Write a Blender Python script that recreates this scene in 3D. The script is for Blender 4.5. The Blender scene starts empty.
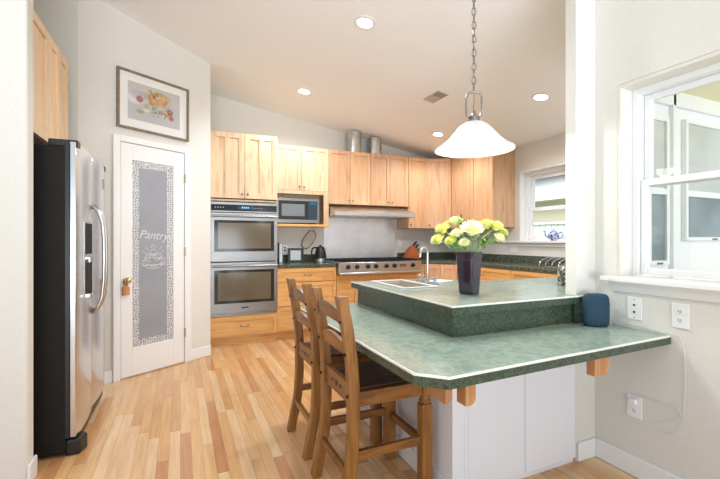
import bpy, bmesh, math, random
from mathutils import Vector, Matrix
R = math.radians
PI = math.pi
SC = bpy.context.scene
COL = SC.collection

# ------------------------------------------------------------------ camera
cam_d = bpy.data.cameras.new('camera'); cam = bpy.data.objects.new('camera', cam_d); COL.objects.link(cam)
cam_d.sensor_width = 36; cam_d.lens = 20.0; cam_d.clip_start = .02
cam.location = (0, 0, 1.22); cam.rotation_euler = (R(90), 0, R(-24.2))
SC.camera = cam
# ------------------------------------------------------------------ world, exposure
SC.view_settings.view_transform = 'Standard'; SC.view_settings.look = 'None'
SC.view_settings.gamma = 1; SC.view_settings.use_curve_mapping = False
SC.view_settings.exposure = 0.19
W = bpy.data.worlds.new('world'); SC.world = W; W.use_nodes = True
bg = W.node_tree.nodes['Background']; bg.inputs[0].default_value = (.86, .93, 1, 1); bg.inputs[1].default_value = .8
# ------------------------------------------------------------------ lights
def area(name, loc, rot, sx, sy, power, col=(1, 1, 1)):
    l = bpy.data.lights.new(name, 'AREA'); l.shape = 'RECTANGLE'; l.size = sx; l.size_y = sy; l.energy = power; l.color = col
    o = bpy.data.objects.new(name, l); COL.objects.link(o); o.location = loc; o.rotation_euler = rot; return o
def point(name, loc, power, rad, col=(1, 1, 1)):
    l = bpy.data.lights.new(name, 'POINT'); l.energy = power; l.shadow_soft_size = rad; l.color = col
    o = bpy.data.objects.new(name, l); COL.objects.link(o); o.location = loc; return o
def spot(name, loc, power, ang, col=(1, 1, 1), rad=.06, blend=.6):
    l = bpy.data.lights.new(name, 'SPOT'); l.energy = power; l.spot_size = R(ang); l.spot_blend = blend; l.shadow_soft_size = rad; l.color = col
    o = bpy.data.objects.new(name, l); COL.objects.link(o); o.location = loc; return o
dl = area('ceiling_fill', (.1, -3.4, .9), (R(124), 0, R(-8)), 3.4, 1.6, 98, (.84, .92, 1)); dl.data.spread = R(100)  # added fill behind the camera, tilted up to brighten the ceiling
area('sunroom_fill', (4.2, -1.2, 1.4), (R(90), 0, 0), 2.2, 1.8, 60, (.95, .98, 1))  # added fill to brighten the room behind the near window
area('outdoor_fill', (4.9, 5.5, 5.5), (0, R(-50), 0), 4, 6, 500, (1, 1, 1))  # added sky fill to brighten fence and house outside the kitchen
WARM = (.93, .96, 1)
CANS = [(1.31, 2.82), (1.29, 4.42), (3.10, 4.39), (3.18, 2.81)]
def cz(x): return 3.124 - .165 * x
for i, (x, y) in enumerate(CANS):
    spot('can_lamp', (x, y, cz(x) - .06), (66, 62, 34, 48)[i], 160, WARM, .07)
point('pendant_lamp', (1.44, 1.71, 1.655), 9, .03, (1, .97, .93))

# ------------------------------------------------------------------ materials
def mat(name, col=(.8, .8, .8), rough=.5, metal=0, spec=.5, emit=None, es=0, trans=0, coat=0):
    m = bpy.data.materials.new(name); m.use_nodes = True
    b = m.node_tree.nodes['Principled BSDF']
    b.inputs['Base Color'].default_value = (*col, 1); b.inputs['Roughness'].default_value = rough
    b.inputs['Metallic'].default_value = metal; b.inputs['Specular IOR Level'].default_value = spec
    b.inputs['Coat Weight'].default_value = coat
    b.inputs['Transmission Weight'].default_value = trans
    if emit: b.inputs['Emission Color'].default_value = (*emit, 1); b.inputs['Emission Strength'].default_value = es
    return m
def nt(m): return m.node_tree.nodes, m.node_tree.links, m.node_tree.nodes['Principled BSDF']
def ramp(n, stops):
    r = n.new('ShaderNodeValToRGB'); e = r.color_ramp.elements
    while len(e) < len(stops): e.new(.5)
    for i, (p, c) in enumerate(stops): e[i].position = p; e[i].color = (*c, 1)
    return r
def sr(r, g, b):
    f = lambda c: (c / 255 / 12.92) if c / 255 <= .04045 else ((c / 255 + .055) / 1.055) ** 2.4
    return (f(r), f(g), f(b))
def speckle(name, stops, scale=20, rough=.5, stretch=(1, 1, 1), detail=6, bump=0, metal=0, spec=.5, coat=0, rand=False, distort=0):
    m = mat(name, stops[0][1], rough, metal, spec, coat=coat); n, l, b = nt(m)
    tc = n.new('ShaderNodeTexCoord'); mp = n.new('ShaderNodeMapping'); mp.inputs['Scale'].default_value = stretch
    l.new(tc.outputs['Object'], mp.inputs[0])
    no = n.new('ShaderNodeTexNoise'); no.inputs['Scale'].default_value = scale; no.inputs['Detail'].default_value = detail
    no.inputs['Distortion'].default_value = distort
    src = mp.outputs[0]
    if rand:
        oi = n.new('ShaderNodeObjectInfo'); va = n.new('ShaderNodeVectorMath'); va.operation = 'ADD'
        mu = n.new('ShaderNodeMath'); mu.operation = 'MULTIPLY'; mu.inputs[1].default_value = 37
        l.new(oi.outputs['Random'], mu.inputs[0]); l.new(mp.outputs[0], va.inputs[0]); l.new(mu.outputs[0], va.inputs[1]); src = va.outputs[0]
    l.new(src, no.inputs['Vector'])
    rp = ramp(n, stops); l.new(no.outputs['Fac'], rp.inputs[0])
    out = rp.outputs[0]
    if rand:
        hs = n.new('ShaderNodeHueSaturation'); mr = n.new('ShaderNodeMapRange')
        mr.inputs[3].default_value = .9; mr.inputs[4].default_value = 1.1
        l.new(oi.outputs['Random'], mr.inputs[0]); l.new(mr.outputs[0], hs.inputs['Value']); l.new(out, hs.inputs['Color']); out = hs.outputs[0]
    l.new(out, b.inputs['Base Color'])
    if bump:
        bu = n.new('ShaderNodeBump'); bu.inputs['Strength'].default_value = bump; bu.inputs['Distance'].default_value = .002
        l.new(no.outputs['Fac'], bu.inputs['Height']); l.new(bu.outputs[0], b.inputs['Normal'])
    return m
def floor_mat():
    m = mat('oak_strip_floor', rough=.22, coat=.25); n, l, b = nt(m)
    def M(op, a, c=None):
        x = n.new('ShaderNodeMath'); x.operation = op
        for i, v in enumerate((a, c)):
            if v is None: continue
            if isinstance(v, (int, float)): x.inputs[i].default_value = v
            else: l.new(v, x.inputs[i])
        return x.outputs[0]
    tc = n.new('ShaderNodeTexCoord'); sp = n.new('ShaderNodeSeparateXYZ'); l.new(tc.outputs['Object'], sp.inputs[0])
    xs = M('DIVIDE', sp.outputs[0], .059); xi = M('FLOOR', xs); xf = M('FRACT', xs)
    w1 = n.new('ShaderNodeTexWhiteNoise'); w1.noise_dimensions = '1D'; l.new(xi, w1.inputs['W'])
    ys = M('ADD', M('DIVIDE', sp.outputs[1], 1.0), M('MULTIPLY', w1.outputs['Value'], 7.3)); yi = M('FLOOR', ys); yf = M('FRACT', ys)
    cb = n.new('ShaderNodeCombineXYZ'); l.new(xi, cb.inputs[0]); l.new(yi, cb.inputs[1])
    w2 = n.new('ShaderNodeTexWhiteNoise'); w2.noise_dimensions = '2D'; l.new(cb.outputs[0], w2.inputs['Vector'])
    rp = ramp(n, [(0, sr(204, 144, 96)), (.15, sr(220, 168, 114)), (.45, sr(230, 182, 126)), (.8, sr(238, 202, 158)), (1, sr(214, 160, 116))])
    l.new(w2.outputs['Value'], rp.inputs[0])
    mp = n.new('ShaderNodeMapping'); mp.inputs['Scale'].default_value = (28, 2.2, 1); l.new(tc.outputs['Object'], mp.inputs[0])
    va = n.new('ShaderNodeVectorMath'); va.operation = 'ADD'; l.new(mp.outputs[0], va.inputs[0])
    sc = n.new('ShaderNodeVectorMath'); sc.operation = 'SCALE'; sc.inputs['Scale'].default_value = 30; l.new(w2.outputs['Color'], sc.inputs[0]); l.new(sc.outputs[0], va.inputs[1])
    no = n.new('ShaderNodeTexNoise'); no.inputs['Scale'].default_value = 1.3; no.inputs['Detail'].default_value = 5; no.inputs['Distortion'].default_value = .6; l.new(va.outputs[0], no.inputs['Vector'])
    gr = ramp(n, [(.3, (.72, .62, .52)), (.62, (1, 1, 1))]); l.new(no.outputs['Fac'], gr.inputs[0])
    mx = n.new('ShaderNodeMixRGB'); mx.blend_type = 'MULTIPLY'; mx.inputs[0].default_value = .55; l.new(rp.outputs[0], mx.inputs[1]); l.new(gr.outputs[0], mx.inputs[2])
    gap = M('MAXIMUM', M('LESS_THAN', xf, .03), M('LESS_THAN', yf, .004))
    mg = n.new('ShaderNodeMixRGB'); mg.inputs[2].default_value = (*sr(150, 98, 58), 1); l.new(M('MULTIPLY', gap, .7), mg.inputs[0]); l.new(mx.outputs[0], mg.inputs[1])
    l.new(mg.outputs[0], b.inputs['Base Color'])
    return m
def lace_mat():
    m = mat('etched_lace', rough=.4); n, l, b = nt(m)
    tc = n.new('ShaderNodeTexCoord'); v = n.new('ShaderNodeTexVoronoi'); v.feature = 'DISTANCE_TO_EDGE'; v.inputs['Scale'].default_value = 46; v.inputs['Randomness'].default_value = .75
    l.new(tc.outputs['Object'], v.inputs['Vector']); r = ramp(n, [(.04, sr(225, 225, 224)), (.25, sr(138, 140, 144))]); l.new(v.outputs['Distance'], r.inputs[0]); l.new(r.outputs[0], b.inputs['Base Color'])
    return m
def glass_mat(name='window_glass', tint=(.95, .98, .98), refl=1.0):
    m = bpy.data.materials.new(name); m.use_nodes = True; n, l = m.node_tree.nodes, m.node_tree.links; n.clear()
    o = n.new('ShaderNodeOutputMaterial'); t = n.new('ShaderNodeBsdfTransparent'); t.inputs[0].default_value = (*tint, 1)
    g = n.new('ShaderNodeBsdfGlossy'); g.inputs['Roughness'].default_value = .01; f = n.new('ShaderNodeFresnel'); f.inputs[0].default_value = 1.5
    mu = n.new('ShaderNodeMath'); mu.operation = 'MULTIPLY'; mu.inputs[1].default_value = refl; l.new(f.outputs[0], mu.inputs[0])
    ge = n.new('ShaderNodeNewGeometry'); sb_ = n.new('ShaderNodeMath'); sb_.operation = 'SUBTRACT'; sb_.inputs[0].default_value = 1; l.new(ge.outputs['Backfacing'], sb_.inputs[1])
    m2 = n.new('ShaderNodeMath'); m2.operation = 'MULTIPLY'; l.new(mu.outputs[0], m2.inputs[0]); l.new(sb_.outputs[0], m2.inputs[1]); mu = m2
    mx = n.new('ShaderNodeMixShader'); l.new(mu.outputs[0], mx.inputs[0]); l.new(t.outputs[0], mx.inputs[1]); l.new(g.outputs[0], mx.inputs[2]); l.new(mx.outputs[0], o.inputs[0])
    return m
M = {}
M['wall'] = speckle('painted_wall', [(.3, sr(223, 220, 212)), (.7, sr(228, 225, 217))], 90, .75, bump=.08)
M['ceil'] = speckle('painted_ceiling', [(.3, sr(246, 246, 245)), (.7, sr(250, 250, 249))], 90, .85, bump=.1)
M['trim'] = mat('white_trim', sr(240, 240, 238), .35)
M['door'] = mat('white_door_paint', sr(240, 240, 238), .3)
M['cab_white'] = mat('white_cabinet_paint', sr(236, 236, 240), .4)
M['floor'] = floor_mat()
M['maple'] = speckle('wood_pale_lit', [(.25, sr(196, 154, 112)), (.42, sr(220, 187, 148)), (.6, sr(229, 200, 164)), (.8, sr(212, 174, 132))], 3.2, .38, (7, 7, .7), 5, rand=True, distort=.8)  # one cabinet wood throughout; light washing it pale is put into this colour
M['wood_warm'] = speckle('wood_warm_lit', [(.25, sr(190, 138, 96)), (.42, sr(216, 168, 126)), (.6, sr(226, 182, 142)), (.8, sr(204, 152, 110))], 3.2, .38, (7, 7, .7), 5, rand=True, distort=.8)  # same cabinet wood, its warmer lighting put into the colour
M['honey'] = speckle('wood_orange_lit', [(.25, sr(206, 146, 82)), (.45, sr(226, 172, 104)), (.65, sr(234, 186, 122)), (.85, sr(214, 156, 90))], 3.2, .38, (.8, 7, 7), 5, rand=True, distort=.8)  # same cabinet wood again, with the orange cast of its light painted in
M['knot'] = speckle('fridge_cabinet_wood', [(.3, sr(234, 198, 156)), (.7, sr(244, 214, 176))], 3.2, .4, (7, 7, .7), 5, rand=True)
M['cabin'] = mat('cabinet_inside', sr(205, 160, 105), .5)
M['gap'] = mat('shadow_gap_brown', sr(120, 80, 45), .7)
M['steel'] = speckle('brushed_steel', [(.3, (.52, .52, .51)), (.7, (.64, .64, .63))], 6, .3, (1, 1, 60), 3, metal=1, rand=True)
M['steel_o'] = speckle('oven_steel', [(.3, (.24, .235, .23)), (.7, (.34, .335, .33))], 6, .36, (1, 1, 60), 3, metal=1)
M['steel_f'] = speckle('fridge_steel', [(.3, (.60, .60, .61)), (.7, (.68, .68, .69))], 6, .22, (40, 40, 1), 3, metal=1)
M['splash'] = speckle('steel_backsplash', [(.3, (.70, .73, .78)), (.7, (.84, .87, .92))], 5, .38, (1, 1, 1), 4, metal=1)
M['duct'] = speckle('galvanised_duct', [(.3, (.5, .5, .49)), (.7, (.66, .66, .64))], 12, .35, metal=1)
M['chrome'] = mat('chrome', (.62, .62, .63), .1, 1)
M['nickel'] = mat('brushed_nickel', (.30, .275, .25), .35, 1)
M['brass'] = mat('aged_brass', (.62, .5, .3), .35, 1)
M['black'] = mat('black_plastic', (.012, .012, .013), .35)
M['blacktex'] = speckle('pebbled_black_panel', [(.3, (.008, .007, .006)), (.7, (.022, .019, .016))], 160, .6, bump=.5, spec=.2)
M['iron'] = mat('cast_iron', (.015, .015, .016), .6, spec=.2)
M['ovenglass'] = mat('oven_glass', (.03, .025, .02), .1, spec=.35)
M['ovenwin'] = mat('oven_window', (.15, .12, .075), .12, spec=.5)
M['display'] = mat('oven_display', (.01, .012, .02), .1)
M['bluedigit'] = mat('display_digits', (.1, .3, .5), .4, emit=(.3, .6, 1), es=.8)
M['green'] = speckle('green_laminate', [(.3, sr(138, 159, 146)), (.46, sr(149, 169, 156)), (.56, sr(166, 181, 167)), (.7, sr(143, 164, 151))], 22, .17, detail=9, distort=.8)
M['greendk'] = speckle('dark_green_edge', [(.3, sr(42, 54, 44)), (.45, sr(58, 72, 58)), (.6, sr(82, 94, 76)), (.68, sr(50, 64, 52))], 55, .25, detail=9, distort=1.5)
M['granite'] = speckle('green_granite', [(.35, sr(38, 46, 38)), (.5, sr(78, 86, 72)), (.65, sr(120, 124, 104))], 60, .2, detail=6)
M['edge'] = mat('white_edge_band', sr(238, 236, 230), .3)
M['pine'] = speckle('rustic_pine', [(.25, sr(92, 54, 22)), (.45, sr(136, 88, 38)), (.62, sr(158, 108, 52)), (.8, sr(116, 72, 30))], 3, .35, (9, 9, 1), 6, rand=True, distort=1.0)
M['pineh'] = speckle('rustic_pine_rail', [(.25, sr(88, 50, 22)), (.45, sr(130, 82, 36)), (.62, sr(152, 100, 46)), (.8, sr(110, 66, 28))], 3, .35, (1.5, 1.5, 9), 6, rand=True, distort=1.0)
M['darkseat'] = speckle('dark_brown_seat', [(.3, sr(62, 34, 20)), (.7, sr(92, 54, 32))], 4, .35, (1, 9, 1), 5)  # seat planks, darker brown than posts and rails
M['corbel'] = speckle('bracket_wood', [(.3, sr(178, 122, 76)), (.6, sr(198, 144, 98)), (.8, sr(168, 112, 68))], 4, .4, (6, 6, 1), 5, rand=True)
M['frost'] = speckle('frosted_door_glass', [(.3, sr(148, 151, 158)), (.7, sr(158, 160, 166))], 3, .38)
M['lace'] = lace_mat()
M['etch'] = mat('etched_white', sr(214, 214, 214), .5)
M['glass'] = glass_mat()
M['glass2'] = glass_mat('reflective_window_glass', (.92, .95, .96), 1.3)
M['bluepane'] = speckle('blue_grey_window_pane', [(.35, (.16, .21, .24)), (.6, (.30, .36, .38)), (.75, (.22, .27, .33))], 1.6, .12, detail=2)
M['greypane'] = speckle('painted_haze_pane', [(.35, (.50, .52, .50)), (.6, (.62, .63, .60)), (.75, (.46, .54, .54))], 1.6, .2, detail=2)  # opaque pane; the pale haze over the glass is painted into its colour
M['sash'] = mat('window_vinyl', sr(240, 240, 240), .3)
M['jamb'] = mat('cream_window_jamb', sr(226, 222, 212), .5)
M['shade'] = mat('frosted_white_glass', (.74, .74, .73), .4, emit=(1, .97, .93), es=.03)
_n, _l, _b = nt(M['shade']); _t = _n.new('ShaderNodeBsdfTranslucent'); _t.inputs[0].default_value = (.95, .93, .9, 1); _m = _n.new('ShaderNodeMixShader'); _m.inputs[0].default_value = .18
_l.new(_b.outputs[0], _m.inputs[1]); _l.new(_t.outputs[0], _m.inputs[2]); _l.new(_m.outputs[0], _n['Material Output'].inputs[0])
M['bulb'] = mat('glowing_bulb', (1, 1, 1), .4, emit=(1, .98, .95), es=6)
M['canlens'] = mat('can_lens', (1, 1, 1), .4, emit=(1, .97, .92), es=9)
M['purple'] = mat('dark_purple_ceramic', (.018, .007, .024), .14, coat=.5)
M['yellow'] = speckle('yellow_petals', [(.3, sr(226, 226, 110)), (.7, sr(246, 246, 170))], 30, .6)
M['white_p'] = speckle('cream_petals', [(.3, sr(238, 238, 170)), (.7, sr(250, 250, 214))], 30, .6)
M['lime'] = mat('lime_petals', sr(224, 228, 120), .6)
M['leaf'] = speckle('leaf_green', [(.3, sr(70, 120, 40)), (.7, sr(120, 165, 70))], 20, .5)
M['stem'] = mat('stem_green', sr(150, 180, 100), .5)
M['sage'] = mat('grey_sprig', sr(150, 160, 165), .6)
M['bluefab'] = speckle('blue_speaker_cloth', [(.3, sr(26, 54, 72)), (.7, sr(44, 76, 96))], 300, .85, bump=.6)
M['plate'] = mat('white_plastic_plate', sr(240, 240, 238), .3)
M['slot'] = mat('dark_slot', (.03, .03, .03), .5)
M['cord'] = mat('white_cord', sr(225, 224, 220), .5)
M['mwglass'] = mat('microwave_glass', (.18, .22, .23), .08, spec=.8)
M['mwpanel'] = mat('microwave_panel', (.02, .06, .09), .15)
M['bookblue'] = mat('blue_binder', sr(30, 84, 118), .4)
M['teal'] = mat('teal_frame', sr(20, 50, 60), .4)
M['paper'] = mat('paper', sr(228, 230, 230), .7)
M['mitt'] = speckle('oatmeal_mitt', [(.3, sr(196, 184, 168)), (.7, sr(220, 210, 196))], 40, .9)
M['mitttrim'] = mat('mitt_binding', sr(96, 70, 48), .8)
M['knifewood'] = speckle('orange_knife_block', [(.3, sr(176, 80, 34)), (.7, sr(206, 108, 52))], 4, .35, (1, 1, 8), 4)
M['vent'] = mat('vent_grey', sr(196, 186, 174), .5)
M['frame_w'] = speckle('weathered_frame', [(.3, sr(112, 98, 78)), (.7, sr(146, 130, 104))], 40, .5)
M['mat_w'] = mat('picture_mount', sr(236, 234, 228), .8)
M['teapot'] = speckle('blue_white_china', [(.42, sr(60, 84, 150)), (.55, sr(190, 200, 225))], 45, .15)
M['granny'] = speckle('patterned_canister', [(.45, sr(70, 66, 56)), (.55, sr(190, 186, 172))], 60, .4)
M['grass'] = speckle('lawn', [(.3, sr(110, 130, 80)), (.7, sr(150, 165, 110))], 8, .9)
M['stucco'] = mat('beige_siding', sr(214, 204, 180), .8)
M['whiteout'] = mat('white_exterior', sr(240, 240, 240), .6)
M['slate'] = mat('grey_shingle', sr(120, 124, 124), .8)
M['cream'] = mat('cream_ceiling', sr(250, 240, 200), .8)
M['sunwhite'] = mat('sunroom_white_wall', sr(240, 240, 242), .6)

# ------------------------------------------------------------------ geometry helpers
class B:
    def __init__(s): s.bm = bmesh.new(); s.n = 0
    def _mi(s, fs, mi):
        for f in fs: f.material_index = mi
    def hexa(s, p, mi=0):
        v = [s.bm.verts.new(q) for q in p]
        fs = [s.bm.faces.new([v[i] for i in q]) for q in ((0, 3, 2, 1), (4, 5, 6, 7), (0, 1, 5, 4), (1, 2, 6, 5), (2, 3, 7, 6), (3, 0, 4, 7))]
        s._mi(fs, mi); return s
    def box(s, x0, x1, y0, y1, z0, z1, mi=0):
        return s.hexa([(x0, y0, z0), (x1, y0, z0), (x1, y1, z0), (x0, y1, z0), (x0, y0, z1), (x1, y0, z1), (x1, y1, z1), (x0, y1, z1)], mi)
    def prism(s, poly, z0, z1, mi=0):      # z0 / z1 numbers or functions of (x, y)
        f0 = z0 if callable(z0) else (lambda x, y: z0); f1 = z1 if callable(z1) else (lambda x, y: z1)
        a = [s.bm.verts.new((x, y, f0(x, y))) for x, y in poly]; b = [s.bm.verts.new((x, y, f1(x, y))) for x, y in poly]
        n = len(poly); fs = [s.bm.faces.new(a[::-1]), s.bm.faces.new(b)]
        for i in range(n): j = (i + 1) % n; fs.append(s.bm.faces.new((a[i], a[j], b[j], b[i])))
        s._mi(fs, mi); return s
    def extr(s, poly, axis, a0, a1, mi=0):  # poly in the two other axes
        mk = {'x': lambda p, a: (a, p[0], p[1]), 'y': lambda p, a: (p[0], a, p[1]), 'z': lambda p, a: (p[0], p[1], a)}[axis]
        a = [s.bm.verts.new(mk(p, a0)) for p in poly]; b = [s.bm.verts.new(mk(p, a1)) for p in poly]
        n = len(poly); fs = [s.bm.faces.new(a[::-1]), s.bm.faces.new(b)]
        for i in range(n): j = (i + 1) % n; fs.append(s.bm.faces.new((a[i], a[j], b[j], b[i])))
        s._mi(fs, mi); return s
    def cyl(s, c, r, h, axis='z', seg=20, r2=None, mi=0):
        r2 = r if r2 is None else r2
        rings = []
        for k, rr in ((0, r), (1, r2)):
            ring = []
            for i in range(seg):
                a = 2 * PI * i / seg; u, v = rr * math.cos(a), rr * math.sin(a); t = h * k
                p = {'z': (u, v, t), 'x': (t, u, v), 'y': (u, t, v)}[axis]
                ring.append(s.bm.verts.new((c[0] + p[0], c[1] + p[1], c[2] + p[2])))
            rings.append(ring)
        a, b = rings; fs = [s.bm.faces.new(a[::-1]), s.bm.faces.new(b)]
        for i in range(seg): j = (i + 1) % seg; fs.append(s.bm.faces.new((a[i], a[j], b[j], b[i])))
        s._mi(fs, mi); return s
    def lathe(s, prof, c=(0, 0, 0), seg=32, mi=0, sx=1, sy=1):
        rings = []
        for r, z in prof:
            if r < 1e-5: rings.append([s.bm.verts.new((c[0], c[1], c[2] + z))])
            else: rings.append([s.bm.verts.new((c[0] + sx * r * math.cos(2 * PI * i / seg), c[1] + sy * r * math.sin(2 * PI * i / seg), c[2] + z)) for i in range(seg)])
        for a, b in zip(rings, rings[1:]):
            for i in range(seg):
                j = (i + 1) % seg
                if len(a) == 1 and len(b) == 1: continue
                if len(a) == 1: f = s.bm.faces.new((a[0], b[j], b[i]))
                elif len(b) == 1: f = s.bm.faces.new((a[i], a[j], b[0]))
                else: f = s.bm.faces.new((a[i], a[j], b[j], b[i]))
                f.material_index = mi
        return s
    def tube(s, pts, r, seg=8, mi=0, closed=False, rs=None):
        pts = [Vector(p) for p in pts]; n = len(pts); rings = []
        up = None
        for i, p in enumerate(pts):
            if closed: t = (pts[(i + 1) % n] - pts[i - 1])
            else: t = pts[min(i + 1, n - 1)] - pts[max(i - 1, 0)]
            t.normalize()
            if up is None: up = Vector((0, 0, 1)) if abs(t.z) < .9 else Vector((1, 0, 0))
            s1 = t.cross(up)
            if s1.length < 1e-4: s1 = t.cross(Vector((0, 1, 0)))
            s1.normalize(); up = s1.cross(t); up.normalize()
            rr = rs[i] if rs else r
            rings.append([s.bm.verts.new(p + s1 * rr * math.cos(2 * PI * k / seg) + up * rr * math.sin(2 * PI * k / seg)) for k in range(seg)])
        pr = list(zip(rings, rings[1:])) + ([(rings[-1], rings[0])] if closed else [])
        for a, b in pr:
            for k in range(seg):
                j = (k + 1) % seg; f = s.bm.faces.new((a[k], b[k], b[j], a[j])); f.material_index = mi
        if not closed:
            s.bm.faces.new(rings[0]).material_index = mi; s.bm.faces.new(rings[-1][::-1]).material_index = mi
        return s
    def sweep(s, pts, wx, wy, mi=0):        # rectangular bar through points, rings kept horizontal
        rings = [[s.bm.verts.new((p[0] + a * wx / 2, p[1] + b * wy / 2, p[2])) for a, b in ((-1, -1), (1, -1), (1, 1), (-1, 1))] for p in pts]
        for a, b in zip(rings, rings[1:]):
            for k in range(4): j = (k + 1) % 4; s.bm.faces.new((a[k], a[j], b[j], b[k])).material_index = mi
        s.bm.faces.new(rings[0][::-1]); s.bm.faces.new(rings[-1]); return s
    def ball(s, c, r, mi=0, sc=(1, 1, 1), seg=12):
        prof = [(r * math.sin(PI * i / 8) , -r * math.cos(PI * i / 8) * sc[2]) for i in range(9)]
        return s.lathe([(max(a, 0), b) for a, b in prof], c, seg, mi, sc[0], sc[1])
    def done(s, name, m, parent=None, bevel=0, smooth=False, loc=None, rotz=0, segs=2):
        me = bpy.data.meshes.new(name); bmesh.ops.recalc_face_normals(s.bm, faces=s.bm.faces)
        s.bm.to_mesh(me); s.bm.free()
        for k in (m if isinstance(m, (list, tuple)) else [m]): me.materials.append(M[k] if isinstance(k, str) else k)
        o = bpy.data.objects.new(name, me); COL.objects.link(o)
        if parent: o.parent = parent
        if loc: o.location = loc
        if rotz: o.rotation_euler.z = rotz
        if bevel:
            b = o.modifiers.new('bevel', 'BEVEL'); b.width = bevel; b.segments = segs; b.limit_method = 'ANGLE'; b.angle_limit = R(40)
        if smooth:
            for p in me.polygons: p.use_smooth = True
            if smooth != 'all':
                try: me.set_sharp_from_angle(angle=R(38))
                except Exception: pass
        return o
def tag(o, label=None, cat=None, group=None, kind=None):
    if label: o['label'] = label
    if cat: o['category'] = cat
    if group: o['group'] = group
    if kind: o['kind'] = kind
    return o
def thing(name, label, cat, loc=(0, 0, 0), rotz=0, group=None):
    o = bpy.data.objects.new(name, None); COL.objects.link(o); o.location = loc; o.rotation_euler = (0, 0, rotz); o.empty_display_size = .1
    return tag(o, label, cat, group)
def struct(o): o['kind'] = 'structure'; return o
def sempty(name, loc=(0, 0, 0), rotz=0):
    o = bpy.data.objects.new(name, None); COL.objects.link(o); o.location = loc; o.rotation_euler = (0, 0, rotz); o['kind'] = 'structure'; return o
def kids(o): return [c for c in bpy.data.objects if c.parent == o]
def copy_tree(o, parent=None):
    c = o.copy(); COL.objects.link(c); c.parent = parent
    for ch in kids(o): copy_tree(ch, c)
    return c

# ------------------------------------------------------------------ the room shell
ct = lambda x, y: cz(x) + .03
struct(B().box(-2.6, 4.25, -1.4, 5.6, -.06, 0).done('floor', 'floor'))
cb = B()
cb.prism([(-2.6, -1.4), (2.32, -1.4), (2.32, 1.6), (-2.6, 1.6)], lambda x, y: cz(x), lambda x, y: cz(x) + .12)
cb.prism([(-2.6, 1.6), (4.25, 1.6), (4.25, 5.6), (-2.6, 5.6)], lambda x, y: cz(x), lambda x, y: cz(x) + .12)
struct(cb.done('ceiling', 'ceil'))
struct(B().prism([(.29, 5.40), (4.20, 5.40), (4.20, 5.52), (.29, 5.52)], 0, ct).done('wall_back', 'wall'))
# diagonal pantry wall, direction (.848, .53)
DX, DY = .848, .53; NX, NY = .53, -.848        # along, outwards (towards the room)
def dg(t, n=0): return (-.227 + DX * t + NX * n, 4.18 + DY * t + NY * n)
p0, p1 = dg(-.614), dg(.611)
struct(B().prism([p0, p1, (p1[0], 5.40), (p1[0] - .1, 5.40), (p1[0] - .1, p1[1] + .05), (p0[0] - .05, p0[1] + .12)], 0, ct).done('wall_pantry', 'wall'))
struct(B().prism([(-1.4, p0[1]), p0, (p0[0] - .04, p0[1] + .10), (-1.4, p0[1] + .10)], 0, ct).done('wall_alcove', 'wall'))
struct(B().prism([(-1.5, 2.585), (-1.38, 2.585), (-1.38, 3.95), (-1.5, 3.95)], 0, ct).done('wall_left', 'wall'))
struct(B().prism([(-2.5, 2.475), (-.69, 2.475), (-.69, 2.58), (-2.5, 2.58)], 0, ct).done('wall_front_left', 'wall', bevel=.012))
# near wall with interior window, z follows the sloping ceiling
wb = B()
WY0, WY1, WZ0, WZ1 = .40, 1.394, 1.02, 2.047
wb.prism([(2.14, WY1), (2.32, WY1), (2.32, 1.52), (2.14, 1.52)], 0, ct)
wb.prism([(1.985, 1.52), (2.32, 1.52), (2.32, 1.585), (1.985, 1.585)], 0, ct)
wb.prism([(2.14, -1.4), (2.32, -1.4), (2.32, WY0), (2.14, WY0)], 0, ct)
wb.prism([(2.14, WY0), (2.32, WY0), (2.32, WY1), (2.14, WY1)], 0, 1.0)
wb.prism([(2.14, WY0), (2.32, WY0), (2.32, WY1), (2.14, WY1)], WZ1, ct)
struct(wb.done('wall_right', 'wall'))
struct(B().prism([(2.05, 1.585), (2.32, 1.585), (2.78, 1.935), (2.78, 2.03), (2.62, 2.03)], 0, ct).done('wall_divider', 'wall'))
# kitchen right wall with window opening Y 2.62-3.93
KY0, KY1, KZ0, KZ1 = 2.66, 3.93, 1.20, 2.108
kb = B()
for ya, yb, za, zb in ((2.03, KY0, 0, ct), (KY1, 5.40, 0, ct), (KY0, KY1, 0, 1.178), (KY0, KY1, KZ1, ct)):
    kb.prism([(4.06, ya), (4.24, ya), (4.24, yb), (4.06, yb)], za, zb)
struct(kb.done('wall_kitchen_right', 'wall'))
# baseboards
def bb(name, poly): struct(B().prism(poly, 0, .105).done(name, 'trim', bevel=.006))
def dbb(t0, t1): return [dg(t0), dg(t0, .014), dg(t1, .014), dg(t1)]
bb('baseboard_pantry_left', dbb(-.60, -.362)); bb('baseboard_pantry_right', dbb(.372, .61))
bb('baseboard_right', [(2.126, -1.4), (2.14, -1.4), (2.14, 1.506), (2.126, 1.506)])
bb('baseboard_stub', [(1.99, 1.506), (2.14, 1.506), (2.14, 1.52), (1.99, 1.52)])
bb('baseboard_front_left', [(-.69, 2.47), (-.676, 2.47), (-.676, 2.585), (-.69, 2.585)])

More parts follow.
